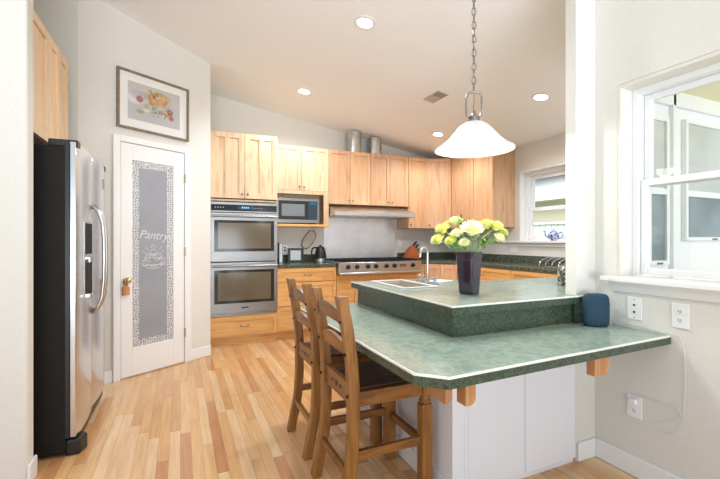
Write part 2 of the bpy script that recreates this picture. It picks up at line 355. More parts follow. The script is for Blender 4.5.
# ------------------------------------------------------------------ pantry door (door_1), local x along the wall, -y outwards
ang = math.atan2(DY, DX)
dr = sempty('door_1', (-.227, 4.18, 0), ang)
c = B(); c.box(-.362, -.302, -.028, 0, 0, 2.125); c.box(.302, .372, -.028, 0, 0, 2.125); c.box(-.302, .302, -.028, 0, 2.072, 2.125)
c.done('casing', 'trim', dr, bevel=.004)
c = B(); x0, x1, z0, z1 = -.296, .296, .014, 2.066; gx0, gx1, gz0, gz1 = -.200, .184, .262, 1.925
c.box(x0, gx0, -.020, 0, z0, z1); c.box(gx1, x1, -.020, 0, z0, z1); c.box(gx0, gx1, -.020, 0, z0, gz0); c.box(gx0, gx1, -.020, 0, gz1, z1)
c.done('slab', 'door', dr, bevel=.002)
g = B().box(gx0 + .062, gx1 - .062, -.014, -.006, gz0 + .06, gz1 - .06).done('frosted_glass', 'frost', dr)
c = B(); c.box(gx0, gx0 + .062, -.0145, -.006, gz0, gz1); c.box(gx1 - .062, gx1, -.0145, -.006, gz0, gz1); c.box(gx0 + .062, gx1 - .062, -.0145, -.006, gz0, gz0 + .06); c.box(gx0 + .062, gx1 - .062, -.0145, -.006, gz1 - .06, gz1)
c.done('etched_border', 'lace', dr)
cu = bpy.data.curves.new('etched_lettering', 'FONT'); cu.body = 'Pantry'; cu.size = .108; cu.shear = .35; cu.extrude = .0008; cu.align_x = 'CENTER'; cu.space_character = .98
to = bpy.data.objects.new('etched_lettering', cu); COL.objects.link(to); to.parent = dr; to.location = (-.01, -.0165, 1.225); to.rotation_euler = (R(90), R(4), 0); cu.materials.append(M['etch'])
c = B()
def arc(cx, cz_, rx, rz, a0, a1, n=14, y=-.0155): return [(cx + rx * math.cos(R(a0 + (a1 - a0) * i / n)), y, cz_ + rz * math.sin(R(a0 + (a1 - a0) * i / n))) for i in range(n + 1)]
for a in (arc(-.01, 1.03, .085, .055, 0, 360), arc(-.01, 1.02, .10, .07, 180, 360), arc(-.05, 1.055, .04, .04, 0, 300), arc(.03, 1.06, .035, .035, -60, 270), arc(-.01, 1.10, .03, .03, 0, 360), arc(-.01, 1.14, .02, .03, 0, 180), arc(-.08, 1.01, .03, .03, 60, 330), arc(.07, 1.02, .035, .03, -120, 180), arc(-.01, 1.02, .045, .06, 0, 180)): c.tube(a, .0028, 5)
for p, q in (((-.11, 1.12), (-.08, 1.09)), ((-.085, 1.16), (-.06, 1.12)), ((.09, 1.12), (.06, 1.09)), ((.07, 1.16), (.045, 1.12)), ((-.12, .985), (.1, .985)), ((-.09, 1.05), (.08, 1.05)), ((-.04, .965), (.03, .965))):
    c.tube([(p[0], -.0155, p[1]), (q[0], -.0155, q[1])], .0028, 5)
c.done('etched_basket', 'etch', dr)
c = B()
for z in (.30, 1.10, 1.82): c.cyl((.301, -.030, z - .04), .006, .085); c.box(.296, .310, -.031, -.024, z - .04, z + .045)
c.done('hinge', 'brass', dr, smooth=True)
kn = B().box(-.285, -.245, -.026, -.020, .75, .85).cyl((-.262, -.026, .86), .03, -.006, 'y').done('door_lock_plate', 'brass', dr, bevel=.003)
B().cyl((-.262, -.03, .865), .012, -.03, 'y').ball((-.262, -.072, .865), .027).done('door_knob', 'brass', kn, smooth=True)
c = B().box(-.292, -.236, -.050, -.030, .735, .805).tube(arc(-.264, .805, .018, .035, 0, 180, 10, -.04), .004)
c.done('hanging_tag', 'corbel', kn, bevel=.008)

# ------------------------------------------------------------------ windows
def sashpair(root, y0, y1, zb, zm, zt, xf, fw, glassm, m='sash', lowin=-.03):
    """frame parallel to Y; xf = room side face of the upper sash"""
    for nm, za, zc, xo in (('upper_sash', zm - .02, zt, 0), ('lower_sash', zb, zm + .02, lowin)):
        a = xf + xo
        s = B().box(a, a + .028, y0, y0 + fw, za, zc).box(a, a + .028, y1 - fw, y1, za, zc).box(a, a + .028, y0 + fw, y1 - fw, za, za + fw).box(a, a + .028, y0 + fw, y1 - fw, zc - fw, zc).done(nm, m, root, bevel=.004)
        B().box(a + .012, a + .016, y0 + fw - .004, y1 - fw + .004, za + fw - .004, zc - fw + .004).done('pane', glassm, s)
w = sempty('window_1')
c = B(); t = .02
c.box(2.142, 2.322, WY0, WY0 + t, WZ0, WZ1).box(2.142, 2.322, WY1 - t, WY1, WZ0, WZ1).box(2.142, 2.322, WY0 + t, WY1 - t, WZ1 - t, WZ1)
c.done('window_jamb', 'jamb', w, bevel=.003)
c = B(); c.box(2.235, 2.318, WY1 - t - .030, WY1 - t, WZ0, WZ1 - t).box(2.235, 2.318, WY0 + t, WY0 + t + .03, WZ0, WZ1 - t).box(2.235, 2.318, WY0 + t + .03, WY1 - t - .03, WZ1 - t - .03, WZ1 - t)
c.done('window_frame', 'sash', w, bevel=.003)
sashpair(w, WY0 + .052, WY1 - .052, 1.035, 1.52, WZ1 - .051, 2.285, .034, 'glass2')
c = B(); c.extr([(2.085, .985), (2.30, .985), (2.30, 1.035), (2.235, 1.035), (2.235, 1.022), (2.075, 1.022), (2.075, 1.0)], 'y', WY0 - .05, WY1 + .05)
c = B().box(2.14, 2.30, WY0 + .001, WY1 - .001, 1.001, 1.024).box(2.07, 2.14, WY0 - .06, WY1 + .05, 1.000, 1.024)
c.extr([(2.098, 1.0), (2.14, 1.0), (2.14, .945), (2.122, .945), (2.118, .975)], 'y', WY0 - .035, WY1 + .028)
c.done('window_sill', 'trim', w, bevel=.004)
w = sempty('window_2')
c = B().box(4.06, 4.24, KY1 - .015, KY1, KZ0, KZ1).box(4.06, 4.24, KY0, KY0 + .015, KZ0, KZ1).box(4.06, 4.24, KY0 + .015, KY1 - .015, KZ1 - .015, KZ1)
c.done('window_jamb', 'trim', w, bevel=.002)
c = B().box(4.15, 4.23, KY1 - .06, KY1 - .015, KZ0, KZ1 - .015).box(4.15, 4.23, KY0 + .015, KY0 + .06, KZ0, KZ1 - .015).box(4.15, 4.23, KY0 + .06, KY1 - .06, KZ1 - .06, KZ1 - .015)
c.done('window_frame', 'sash', w, bevel=.003)
sashpair(w, KY0 + .06, KY1 - .06, KZ0 + .02, 1.61, KZ1 - .06, 4.20, .045, 'glass')
c = B().box(4.06, 4.22, KY0 + .001, KY1 - .001, 1.178, 1.205).box(4.0, 4.06, KY0 - .05, KY1 + .20, 1.178, 1.205).box(4.045, 4.06, KY0 - .03, KY1 + .17, 1.13, 1.178)
c.done('window_sill', 'trim', w, bevel=.004)

# ------------------------------------------------------------------ sunroom seen through the near window
sb = B()
SW = [(3.29, 3.56, 1.02, 2.19), (3.79, 4.62, 1.21, 2.21)]
sb.box(2.78, 5.6, 1.935, 2.03, -.05, 2.5)
struct(sb.done('wall_sunroom', 'sunwhite'))
struct(B().prism([(2.32, -1.4), (5.6, -1.4), (5.6, 1.934), (2.78, 1.934), (2.32, 1.585)], 2.42, 2.5).done('ceiling_sunroom', 'cream'))
struct(B().box(2.32, 5.6, -1.4, 1.93, -.06, 0).done('floor_sunroom', 'floor'))
struct(B().box(3.62, 3.66, 1.90, 1.935, 0, 2.42).box(2.80, 5.5, 1.90, 1.935, 2.30, 2.42).done('trim_sunroom', 'sash', bevel=.004))
for i, (xa, xb, za, zb) in enumerate(SW):
    w = sempty('window_%d' % (i + 3))
    c = B(); f = .035 if i == 0 else .03
    c.box(xa, xa + f, 1.895, 1.935, za, zb).box(xb - f, xb, 1.895, 1.935, za, zb).box(xa + f, xb - f, 1.895, 1.935, za, za + f).box(xa + f, xb - f, 1.895, 1.935, zb - f, zb)
    zmid = 1.60
    c.box(xa + f, xb - f, 1.897, 1.935, zmid - .025, zmid + .025)
    c.done('window_frame', 'sash', w, bevel=.003)
    B().box(xa + f, xb - f, 1.915, 1.925, za + f, zmid - .025).done('lower_pane', 'bluepane', w)
    B().box(xa + f, xb - f, 1.915, 1.925, zmid + .025, zb - f).done('upper_pane', 'greypane', w)
    B().box((xa + xb) / 2 - .03, (xa + xb) / 2 + .03, 1.885, 1.897, za + .005, za + .02).done('window_latch', 'nickel', w)

# ------------------------------------------------------------------ outside beyond the kitchen window
struct(B().box(5.7, 16, -3, 16, -.2, -.1).box(4.26, 5.7, 2.05, 16, -.2, -.1).done('ground', 'grass'))
fn = thing('white_fence', 'white slatted fence outside the kitchen window', 'fence', (6.6, 5.2, -.1))
c = B()
for i in range(30): c.box(-.01, .01, -2.0 + i * .14, -1.875 + i * .14, 0, 1.62)
c.box(.01, .03, -2.0, 2.2, 1.3, 1.38).box(.01, .03, -2.0, 2.2, .3, .38)
c.done('slats', 'whiteout', fn); B().box(-.04, .04, -2.0, 2.2, 1.62, 1.66).done('top_rail', 'whiteout', fn)
hs = thing('neighbouring_house', 'beige house with white roof edge beyond the fence outside the kitchen window', 'building', (8.2, 6.6, -.1))
B().box(0, 1.5, -3, 2.5, 0, 2.25).done('wall', 'stucco', hs)
B().box(-.35, 1.6, -3.2, 2.7, 2.25, 2.36).done('fascia', 'whiteout', hs)
B().extr([(-.35, 2.36), (1.6, 2.36), (1.4, 3.0), (.3, 3.0)], 'y', -1.2, 1.1).done('roof', 'whiteout', hs)
B().extr([(-.6, 3.05), (2, 3.05), (2, 3.2), (-.6, 3.12)], 'y', -3.3, 2.8).done('eave', 'slate', hs)

# ------------------------------------------------------------------ cabinets
def knob(parent, x, z, yf):
    B().cyl((x, yf, z), .006, -.016, 'y', 10).ball((x, yf - .022, z), .013, seg=10).done('knob', 'nickel', parent, smooth=True)
def pull(parent, x, z, yf, w=.085):
    pts = [(x + w / 2 * math.cos(PI - PI * i / 10), yf - .022 * math.sin(PI * i / 10) - .001, z - .010 * math.sin(PI * i / 10)) for i in range(11)]
    B().tube(pts, .0045, 6).ball((x - w / 2, yf - .003, z), .009, seg=8).ball((x + w / 2, yf - .003, z), .009, seg=8).done('handle', 'nickel', parent, smooth=True)
def shaker(parent, x0, x1, z0, z1, yf, m, n=1, name='door', fr=.055, kn=None, pl=False, flat=False):
    g = .002; x0 += g; x1 -= g; z0 += g; z1 -= g; y1 = yf; y0 = yf - .02
    b = B()
    if flat: b.box(x0, x1, y0, y1, z0, z1)
    else:
        b.box(x0, x0 + fr, y0, y1, z0, z1).box(x1 - fr, x1, y0, y1, z0, z1)
        b.box(x0 + fr, x1 - fr, y0, y1, z0, z0 + fr).box(x0 + fr, x1 - fr, y0, y1, z1 - fr, z1)
        b.box(x0 + fr, x1 - fr, y0 + .011, y1, z0 + fr, z1 - fr)
        for k in range(1, n):
            xc = x0 + (x1 - x0) * k / n; b.box(xc - fr * .42, xc + fr * .42, y0, y1, z0 + fr, z1 - fr)
    o = b.done(name, m, parent, bevel=.002)
    if kn == 'L': knob(o, x0 + .03, z0 + .05, y0)
    if kn == 'R': knob(o, x1 - .03, z0 + .05, y0)
    if pl: pull(o, (x0 + x1) / 2, (z0 + z1) / 2, y0)
    return o
YB = 5.40
# tall oven cabinet
FY = 4.78
oc = thing('oven_cabinet', 'tall maple cabinet housing the double oven beside the pantry wall', 'cabinet', (.30, FY, 0))
c = B(); WO = .76; D = YB - FY - .002
c.box(0, .02, 0, D, .1, 2.445).box(WO - .02, WO, 0, D, .1, 2.445).box(.02, WO - .02, 0, D, 2.427, 2.445).box(.02, WO - .02, D - .01, D, .1, 2.427)
c.box(.02, WO - .02, 0, D - .01, 1.66, 1.68).box(.02, WO - .02, 0, D - .01, .1, .12).box(.02, WO - .02, 0, D - .01, .335, .352)
c.done('carcass', 'maple', oc)
B().box(0, WO, .06, .08, 0, .1).done('toe_kick', 'honey', oc)
shaker(oc, 0, WO / 2, 1.69, 2.445, 0, 'maple', 2, kn='R', fr=.06); shaker(oc, WO / 2, WO, 1.69, 2.445, 0, 'maple', 2, kn='L', fr=.06)
shaker(oc, 0, WO, .115, .34, 0, 'honey', 1, 'drawer', .05, pl=True)
# double oven
ov = thing('double_oven', 'stainless double wall oven stacked in the tall maple cabinet', 'oven', (.30, FY, .356))
B().box(.022, WO - .022, 0, .55, 0, 1.295).done('oven_body', 'gap', ov)
B().box(.004, WO - .004, -.022, 0, 0, .018).done('bottom_trim', 'steel_o', ov)
cp = B().box(.004, WO - .004, -.024, 0, 1.175, 1.29).done('control_panel', 'steel_o', ov, bevel=.003)
B().box(.012, WO - .012, -.0255, -.023, 1.19, 1.262).done('black_display', 'display', cp)
B().box(.30, .48, -.0265, -.0252, 1.21, 1.248).done('screen', 'mwpanel', cp)
c = B()
for i in range(4): c.box(.345 + i * .022, .358 + i * .022, -.0272, -.0262, 1.222, 1.24)
c.done('screen_digits', 'bluedigit', cp)
for i in range(8): B().cyl((.06 + i * .028 + (.32 if i > 3 else 0), -.0255, 1.228), .006, -.002, 'y', 10).done('touch_key', 'steel_o', cp)
for z0, z1 in ((.612, 1.168), (.022, .602)):
    d = B().box(.004, WO - .004, -.04, 0, z0, z1).done('oven_door', 'steel_o', ov, bevel=.004)
    hz = z1 - z0
    B().box(.045, WO - .045, -.0425, -.040, z0 + .115, z1 - .085).done('black_surround', 'ovenglass', d, bevel=.001)
    B().box(.085, WO - .085, -.0436, -.0424, z0 + .148, z1 - .115).done('oven_window', 'ovenwin', d)
    B().tube([(.02, -.085, z1 - .04), (WO - .02, -.085, z1 - .04)], .013, 12).box(.035, .06, -.085, -.04, z1 - .05, z1 - .03).box(WO - .06, WO - .035, -.085, -.04, z1 - .05, z1 - .03).done('door_handle', 'steel_o', d, smooth=True)
B().box(.34, .42, -.0415, -.040, .075, .092).done('maker_badge', 'mwpanel', ov)
# microwave cabinet
UY = 5.07
def carcass(c, w, d, z0, z1, t=.018): c.box(0, t, 0, d, z0, z1).box(w - t, w, 0, d, z0, z1).box(t, w - t, 0, d, z0, z0 + t).box(t, w - t, 0, d, z1 - t, z1).box(t, w - t, d - t, d, z0 + t, z1 - t)
UD = YB - UY - .002
mc = thing('microwave_cabinet', 'maple wall cabinet with open microwave shelf beneath two doors', 'cabinet', (1.062, UY, 1.385))
c = B(); wM = .75; carcass(c, wM, UD, .455, 1.045); c.box(0, .018, 0, UD, .03, .455).box(wM - .018, wM, 0, UD, .03, .455).box(.018, wM - .018, UD - .01, UD, .03, .455)
c.done('carcass', 'maple', mc)
B().box(-0, wM, -.05, UD, 0, .035).done('shelf', 'honey', mc, bevel=.006)
B().box(0, wM, -.02, 0, .425, .47).done('face_rail', 'maple', mc)
B().box(wM - .07, wM, -.02, 0, .036, .425).done('face_stile', 'maple', mc)
shaker(mc, 0, wM / 2, .47, 1.045, 0, 'maple', 2, kn='R', fr=.05); shaker(mc, wM / 2, wM, .47, 1.045, 0, 'maple', 2, kn='L', fr=.05)
mw = thing('microwave', 'stainless microwave on the open shelf right of the ovens', 'microwave', (1.10, UY - .03, 1.422))
B().box(0, .575, .012, .30, .012, .33).done('casing', 'black', mw, bevel=.004)
c = B(); 
c.box(0, .575, 0, .012, .012, .055).box(0, .575, 0, .012, .295, .33).box(0, .035, 0, .012, .055, .295).box(.55, .575, 0, .012, .055, .295)
c.done('steel_front', 'steel_o', mw, bevel=.002)
d = B().box(.035, .42, .001, .012, .055, .295).done('door', 'black', mw); B().box(.075, .375, -.001, .001, .10, .255).done('door_window', 'mwglass', d)
p = B().box(.424, .55, .001, .012, .055, .295).done('keypad', 'mwpanel', mw)
c = B()
for i in range(3):
    for j in range(5): c.box(.44 + i * .034, .462 + i * .034, -.001, .001, .075 + j * .032, .095 + j * .032)
c.done('key', 'slot', p); B().box(.442, .532, -.001, .001, .25, .28).done('clock_display', 'bookblue', p)
for x in (.03, .51): B().box(x, x + .03, .05, .08, 0, .012).done('foot', 'black', mw)
# hood cabinets and corner
def upper(name, label, loc, w, z0, z1, m, doors, rot=0, d=UD, fr=.05, n=1):
    t = thing(name, label, 'cabinet', loc, rot); c = B(); carcass(c, w, d, 0, z1 - z0); c.done('carcass', m, t)
    k = len(doors)
    for i, kk in enumerate(doors): shaker(t, w * i / k, w * (i + 1) / k, 0, z1 - z0, 0, m, n, kn=kk, fr=fr)
    return t
upper('wall_cabinet', 'two-door wall cabinet above the left half of the range hood', (1.816, UY, 1.70), .618, 1.70, 2.43, 'wood_warm', 'RL')
upper('wall_cabinet', 'two-door wall cabinet above the right half of the range hood', (2.437, UY, 1.70), .610, 1.70, 2.43, 'wood_warm', 'RL')
upper('wall_cabinet', 'narrow one-door wall cabinet right of the range hood', (3.050, UY, 1.385), .335, 1.385, 2.43, 'wood_warm', 'L')
kc = thing('corner_cabinet', 'wall cabinet with an angled door filling the kitchen corner', 'cabinet', (3.388, UY, 1.385))
B().prism([(0, .0), (.292, -.187), (.668, -.187), (.668, UD), (0, UD)], 0, 1.045).done('carcass', 'wood_warm', kc)
LA = math.hypot(.292, .187); aa = -math.atan2(.187, .292)
sub = shaker(kc, 0, LA, 0, 1.045, -.0005, 'wood_warm', 1, kn='L', fr=.05); sub.rotation_euler.z = aa
upper('wall_cabinet', 'wall cabinet with double doors between the corner and the kitchen window', (3.70, 4.878, 1.385), .87, 1.385, 2.43, 'wood_warm', 'RL', R(-90), 4.06 - 3.70 - .002, .05)
# base cabinets
def base(name, label, loc, w, rows, rot=0, d=.595, m='honey'):
    t = thing(name, label, 'cabinet', loc, rot); B().box(0, w, 0, d, .1, max(r_[1] for r_ in rows) + .007).done('carcass', m, t); B().box(0, w, .06, .08, 0, .1).done('toe_kick', 'honey', t)
    for z0, z1, k, kind in rows:
        for i in range(k):
            shaker(t, w * i / k, w * (i + 1) / k, z0, z1, 0, m, 1, kind, .045 if kind == 'drawer' else .05, pl=(kind == 'drawer'), kn=None)
    return t
base('base_cabinet', 'wooden three-drawer base cabinet between oven cabinet and range', (1.062, FY + .02, 0), .755, [(.70, .865, 1, 'drawer'), (.41, .695, 1, 'drawer'), (.115, .405, 1, 'drawer')])
base('base_cabinet', 'wooden base cabinet with doors under the rangetop', (1.82, FY + .02, 0), 1.228, [(.115, .755, 4, 'door')])
cbn = thing('corner_base_cabinet', 'base cabinet with angled doors in the corner behind the knife block', 'cabinet', (3.052, FY + .02, 0))
B().prism([(0, 0), (.11, 0), (.43, -.32), (1.0, -.32), (1.0, .59), (0.001, .59)], .1, .872).done('carcass', 'wood_warm', cbn)
LL = math.hypot(.32, .32)
for i in range(2):
    s = shaker(cbn, LL * i / 2, LL * (i + 1) / 2, .115, .865, -.001, 'wood_warm', 1, fr=.05); s.location = (.11, 0, 0); s.rotation_euler.z = R(-45)
base('base_cabinet', 'wooden base cabinet with drawer and doors along the window wall', (3.485, 4.455, 0), .96, [(.70, .865, 1, 'drawer'), (.115, .695, 2, 'door')], R(-90), .57)
base('base_cabinet', 'wooden base cabinet nearest the peninsula on the window wall', (3.485, 3.49, 0), .94, [(.70, .865, 1, 'drawer'), (.115, .695, 2, 'door')], R(-90), .57)
# back countertops
t = thing('countertop', 'green granite countertop between the ovens and the range', 'countertop', (1.062, FY, .874))
B().box(0, .755, 0, YB - FY - .001, 0, .04).done('slab', 'granite', t, bevel=.006)
B().box(0, .755, YB - FY - .02, YB - FY - .001, .04, .14).done('backsplash', 'granite', t)
t = thing('countertop', 'green granite countertop running round the corner to the window wall', 'countertop', (3.052, FY, .874))
X0 = 3.052
B().prism([(0, 0), (.12, 0), (.41, -.29), (.41, 2.40 - FY), (4.058 - X0, 2.40 - FY), (4.058 - X0, YB - FY - .001), (0, YB - FY - .001)], 0, .04).done('slab', 'granite', t, bevel=.006)
B().box(0, 4.038 - X0, YB - FY - .02, YB - FY - .001, .04, .14).box(4.038 - X0, 4.058 - X0, 2.40 - FY, YB - FY - .001, .04, .14).done('backsplash', 'granite', t)
# rangetop
rg = thing('rangetop', 'stainless six-knob gas rangetop with black grates on the back wall', 'stove', (1.825, 4.70, .77))
B().box(0, 1.22, .0, .66, .03, .155).done('body', 'steel', rg, bevel=.004)
B().box(-.002, 1.222, -.03, .0, 0, .028).box(0, 1.22, 0, .09, 0, .03).done('drip_rail', 'steel', rg, bevel=.006)
c = B()
for i in range(4):
    xa = .02 + i * .295
    for j in range(5): c.box(xa + .01 + j * .063, xa + .022 + j * .063, .05, .62, .168, .185)
    for yy in (.05, .24, .43, .61): c.box(xa, xa + .285, yy, yy + .012, .160, .182)
c.done('grate', 'iron', rg)
for i in range(4):
    for yy in (.18, .48): B().cyl((.16 + i * .295, yy, .155), .045, .012).done('burner', 'iron', rg)
for xk in (1.945, 2.07, 2.226, 2.342, 2.498, 2.618, 2.902):
    k = B().cyl((xk - 1.825, 0, .10), .030, -.012, 'y', 20).cyl((xk - 1.825, -.012, .10), .024, -.026, 'y', 20, r2=.02).done('knob', 'black', rg, smooth=True)
bd = B().box(.875, .975, -.004, 0, .085, .12).done('badge', 'black', rg); 
c = B()
for i in range(6): c.box(.884 + i * .0145, .892 + i * .0145, -.005, -.003, .094, .111)
c.done('badge_letters', 'steel', bd)
hd = thing('range_hood', 'stainless range hood under the wall cabinets', 'range hood', (1.825, 4.85, 1.535))
B().extr([(0, 0), (.548, 0), (.548, .162), (.30, .162), (0, .055)], 'x', 0, 1.22).done('canopy', 'steel', hd, bevel=.004)
B().box(.05, 1.17, .05, .50, -.006, 0).done('filter', 'duct', hd)
sp = B().box(1.86, 3.01, YB - .012, YB - .001, .916, 1.534).done('steel_backsplash', 'splash'); tag(sp, 'plain stainless sheet on the wall between range and hood', 'backsplash')
sp.data.transform(Matrix.Translation((-1.86, -YB, -.916))); sp.location = (1.86, YB, .916)
for xd, ll in ((2.25, 'left of the two round metal ducts above the hood cabinets'), (2.57, 'right of the two round metal ducts above the hood cabinets')):
    t = thing('exhaust_duct', ll, 'duct', (xd, 5.20, 2.43), 0, 'ducts above the hood cabinets')
    B().cyl((0, 0, 0), .098, cz(xd + .1) - 2.43 - .002, seg=28).done('pipe', 'duct', t, smooth=True)
    B().cyl((0, 0, .10), .102, .012, seg=28).cyl((0, 0, 0), .104, .02, seg=28).done('seam_band', 'duct', t, smooth=True)
# fridge wall cabinets, facing +X
ft = thing('fridge_top_cabinet', 'row of peach wood doors high above the refrigerator', 'cabinet', (-.78, 2.62, 1.83), R(90))
B().box(0, .985, 0, .598, 0, .70).done('carcass', 'knot', ft)
for a, b_ in ((0, .52), (.52, .75), (.75, .985)): shaker(ft, a, b_, 0, .70, 0, 'knot', 1, fr=.055)

# ------------------------------------------------------------------ refrigerator
fr = thing('refrigerator', 'stainless side-by-side refrigerator with black side standing in the left alcove', 'refrigerator', (-.53, 2.73, 0), R(90))
# local x -> +Y, local -y -> +X (front)
B().box(0, .94, .058, .76, .02, 1.745).done('body', 'blacktex', fr, bevel=.004)
B().box(.0, .94, .04, .06, .10, 1.76).done('door_gasket', 'black', fr)
B().box(.004, .07, -.0, .14, 1.745, 1.785).done('hinge_cover', 'black', fr, bevel=.006); B().box(.87, .936, 0, .14, 1.745, 1.785).done('hinge_cover', 'black', fr, bevel=.006)
for nm, a, b_ in (('freezer_door', .002, .447), ('fridge_door', .453, .938)):
    d = B()
    n = 8; pl = [(a, .04), (b_, .04)] + [(b_ - (b_ - a) * i / n, .010 - .014 * math.sin(PI * i / n) ** .6) for i in range(n + 1)]
    d.prism(pl, .10, 1.775); d = d.done(nm, 'steel_f', fr, bevel=.004, smooth=True)
    xh = b_ - .04 if nm == 'freezer_door' else a + .04
    pts = [(xh, -.002, .735), (xh, -.034, .775), (xh, -.056, .84), (xh, -.064, .95), (xh, -.066, 1.09), (xh, -.064, 1.23), (xh, -.056, 1.34), (xh, -.034, 1.405), (xh, -.002, 1.445)]
    B().tube(pts, .0115, 10).done('handle', 'steel', d, smooth='all')
    if nm == 'freezer_door':
        q = B().box(.135, .365, -.0085, .0, .86, 1.335).done('dispenser', 'steel', d, bevel=.004)
        B().box(.15, .34, -.0105, -.006, 1.13, 1.32).done('control_panel', 'iron', q)
        B().box(.15, .34, -.0105, -.006, .885, 1.10).done('recess', 'iron', q)
        B().box(.15, .34, -.03, -.006, .872, .89).done('drip_tray', 'chrome', q)
        B().box(.20, .29, -.022, -.008, 1.08, 1.11).done('spout', 'chrome', q)
    else:
        B().box(b_ - .16, b_ - .12, -.0075, .002, 1.60, 1.67).done('badge', 'nickel', d)
B().box(.02, .92, .02, .058, .02, .098).done('kick_grille', 'black', fr)
B().prism([(-.005, -.01), (.07, -.035), (.11, -.01), (.11, .06), (-.005, .06)], .0, .09).done('foot_cover', 'black', fr, bevel=.012)

# ------------------------------------------------------------------ peninsula
pn = thing('peninsula_cabinet', 'white panelled cabinet base of the peninsula', 'cabinet', (1.19, 1.50, 0))
c = B(); c.box(.02, .78, .025, .10, 0, .718).box(.02, .78, .10, .76, 0, .70).box(.02, .55, .76, 1.14, 0, .70)
c.done('body', 'cab_white', pn)
B().box(-.05, .02, 0, 1.15, 0, .718).box(.02, .040, .0, .025, 0, .718).done('end_panel', 'cab_white', pn, bevel=.003)
B().box(-.062, -.05, -.012, 1.15, 0, .10).box(-.05, .036, -.012, 0, 0, .10).done('baseboard', 'trim', pn, bevel=.004)
for a, b_ in ((.043, .400), (.404, .772)): B().box(a, b_, .003, .024, .035, .714).done('door', 'cab_white', pn, bevel=.002)
lc = thing('breakfast_counter', 'lower green laminate counter with clipped corner and white edge band', 'countertop', (.73, 1.09, .72))
ox, oy = .73, 1.09
poly = [(0, .085), (.085, 0), (2.138 - ox, .044), (2.138 - ox, 1.519 - oy), (1.984 - ox, 1.519 - oy), (1.984 - ox, 1.529 - oy), (1.1675 - ox, 1.529 - oy), (1.1675 - ox, 2.67 - oy), (0, 2.67 - oy)]
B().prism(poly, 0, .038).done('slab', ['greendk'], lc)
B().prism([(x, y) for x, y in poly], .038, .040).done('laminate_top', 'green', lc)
def band(parent, pts, z, w=.007, h=.006):
    """white band laid round the upper edge; pts run with the counter on their left"""
    b = B(); P = [Vector((x, y)) for x, y in pts]
    def nrm(a, c_): d = (c_ - a).normalized(); return Vector((d.y, -d.x))
    offs = []
    for i in range(len(P)):
        ns = []
        if i > 0: ns.append(nrm(P[i - 1], P[i]))
        if i < len(P) - 1: ns.append(nrm(P[i], P[i + 1]))
        n_ = sum(ns, Vector((0, 0))).normalized(); k = 1 / max(.3, n_.dot(ns[0])); offs.append(n_ * k)
    for i in range(len(P) - 1):
        a, c_ = P[i], P[i + 1]; oa, oc_ = offs[i], offs[i + 1]
        q = [a + oa * .0015, c_ + oc_ * .0015, c_ - oc_ * w, a - oa * w]
        b.prism([(v.x, v.y) for v in q], z - h, z + .0012)
    return b.done('edge_band', 'edge', parent)
band(lc, [(0, 2.67 - oy), (0, .085), (.085, 0), (2.138 - ox, .044)], .040)
def bracket(xa, xb, ya, yb, zb):
    q = [(xa, zb), (xb - .022, zb), (xb - .008, zb + .007), (xb, zb + .022), (xb, .719), (xa, .719)]
    B().extr([(a - ox, b_ - .72) for a, b_ in q], 'y', ya - oy, yb - oy).done('support_bracket', 'corbel', lc, bevel=.002)
bracket(.855, .885, 1.165, 1.285, .634); bracket(.93, .975, 1.147, 1.20, .622); bracket(1.62, 1.712, 1.15, 1.19, .630)
uc = thing('raised_countertop', 'raised green countertop of the peninsula holding sink and vase', 'countertop', (1.13, 1.49, .761))
ux, uy = 1.13, 1.49
# riser
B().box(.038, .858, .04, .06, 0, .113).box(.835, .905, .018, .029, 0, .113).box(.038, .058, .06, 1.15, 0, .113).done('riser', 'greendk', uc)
def P(a): return [(x - ux, y - uy) for x, y in a]
c = B(); c2 = B()
sx0, sx1, sy0, sy1 = 1.27, 1.505, 2.15, 2.60
pieces = [[(1.13, 1.49), (1.982, 1.49), (1.982, sy0), (1.13, sy0)], [(1.982, 1.49), (2.02, 1.49), (2.02, 1.518), (1.982, 1.518)],
          [(1.13, sy0), (sx0, sy0), (sx0, sy1), (1.13, sy1)], [(1.13, sy1), (1.80, sy1), (1.73, 2.67), (1.13, 2.67)],
          [(sx1, sy0), (2.06, sy0), (2.06, 2.33), (1.80, sy1), (sx1, sy1)], [(1.982, 1.588), (2.04, 1.588), (2.612, 2.034), (3.456, 2.034), (3.456, sy0), (1.982, sy0)], [(2.06, sy0), (3.456, sy0), (3.456, 2.33), (2.06, 2.33)]]
for q in pieces: c.prism(P(q), .113, .151); c2.prism(P(q), .151, .153)
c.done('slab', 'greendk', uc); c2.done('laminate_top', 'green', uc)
band(uc, P([(1.13, 2.67), (1.13, 1.49), (2.02, 1.49)]), .153)
sk = thing('kitchen_sink', 'steel sink set in the raised countertop beside the chrome faucet', 'sink', (0, 0, .914))
c = B(); e = .012
c.box(sx0 - .012, sx0 + e, sy0 - .012, sy1 + .012, .001, .008).box(sx1 - e, sx1 + .012, sy0 - .012, sy1 + .012, .001, .008).box(sx0 + e, sx1 - e, sy0 - .012, sy0 + e, .001, .008).box(sx0 + e, sx1 - e, sy1 - e, sy1 + .012, .001, .008)
c.done('rim', 'plate', sk, bevel=.003)
c = B(); a0, a1, b0, b1 = sx0 + .004, sx1 - .004, sy0 + .004, sy1 - .004
c.box(a0, a0 + .008, b0, b1, -.17, .001).box(a1 - .008, a1, b0, b1, -.17, .001).box(a0, a1, b0, b0 + .008, -.17, .001).box(a0, a1, b1 - .008, b1, -.17, .001).box(a0, a1, b0, b1, -.178, -.17)
c.done('basin', 'vent', sk)
fa = thing('faucet', 'chrome gooseneck faucet with two cross handles behind the sink', 'faucet', (1.585, 2.37, .9155))
B().box(-.025, .025, -.12, .12, 0, .008).done('base_plate', 'chrome', fa, bevel=.003)
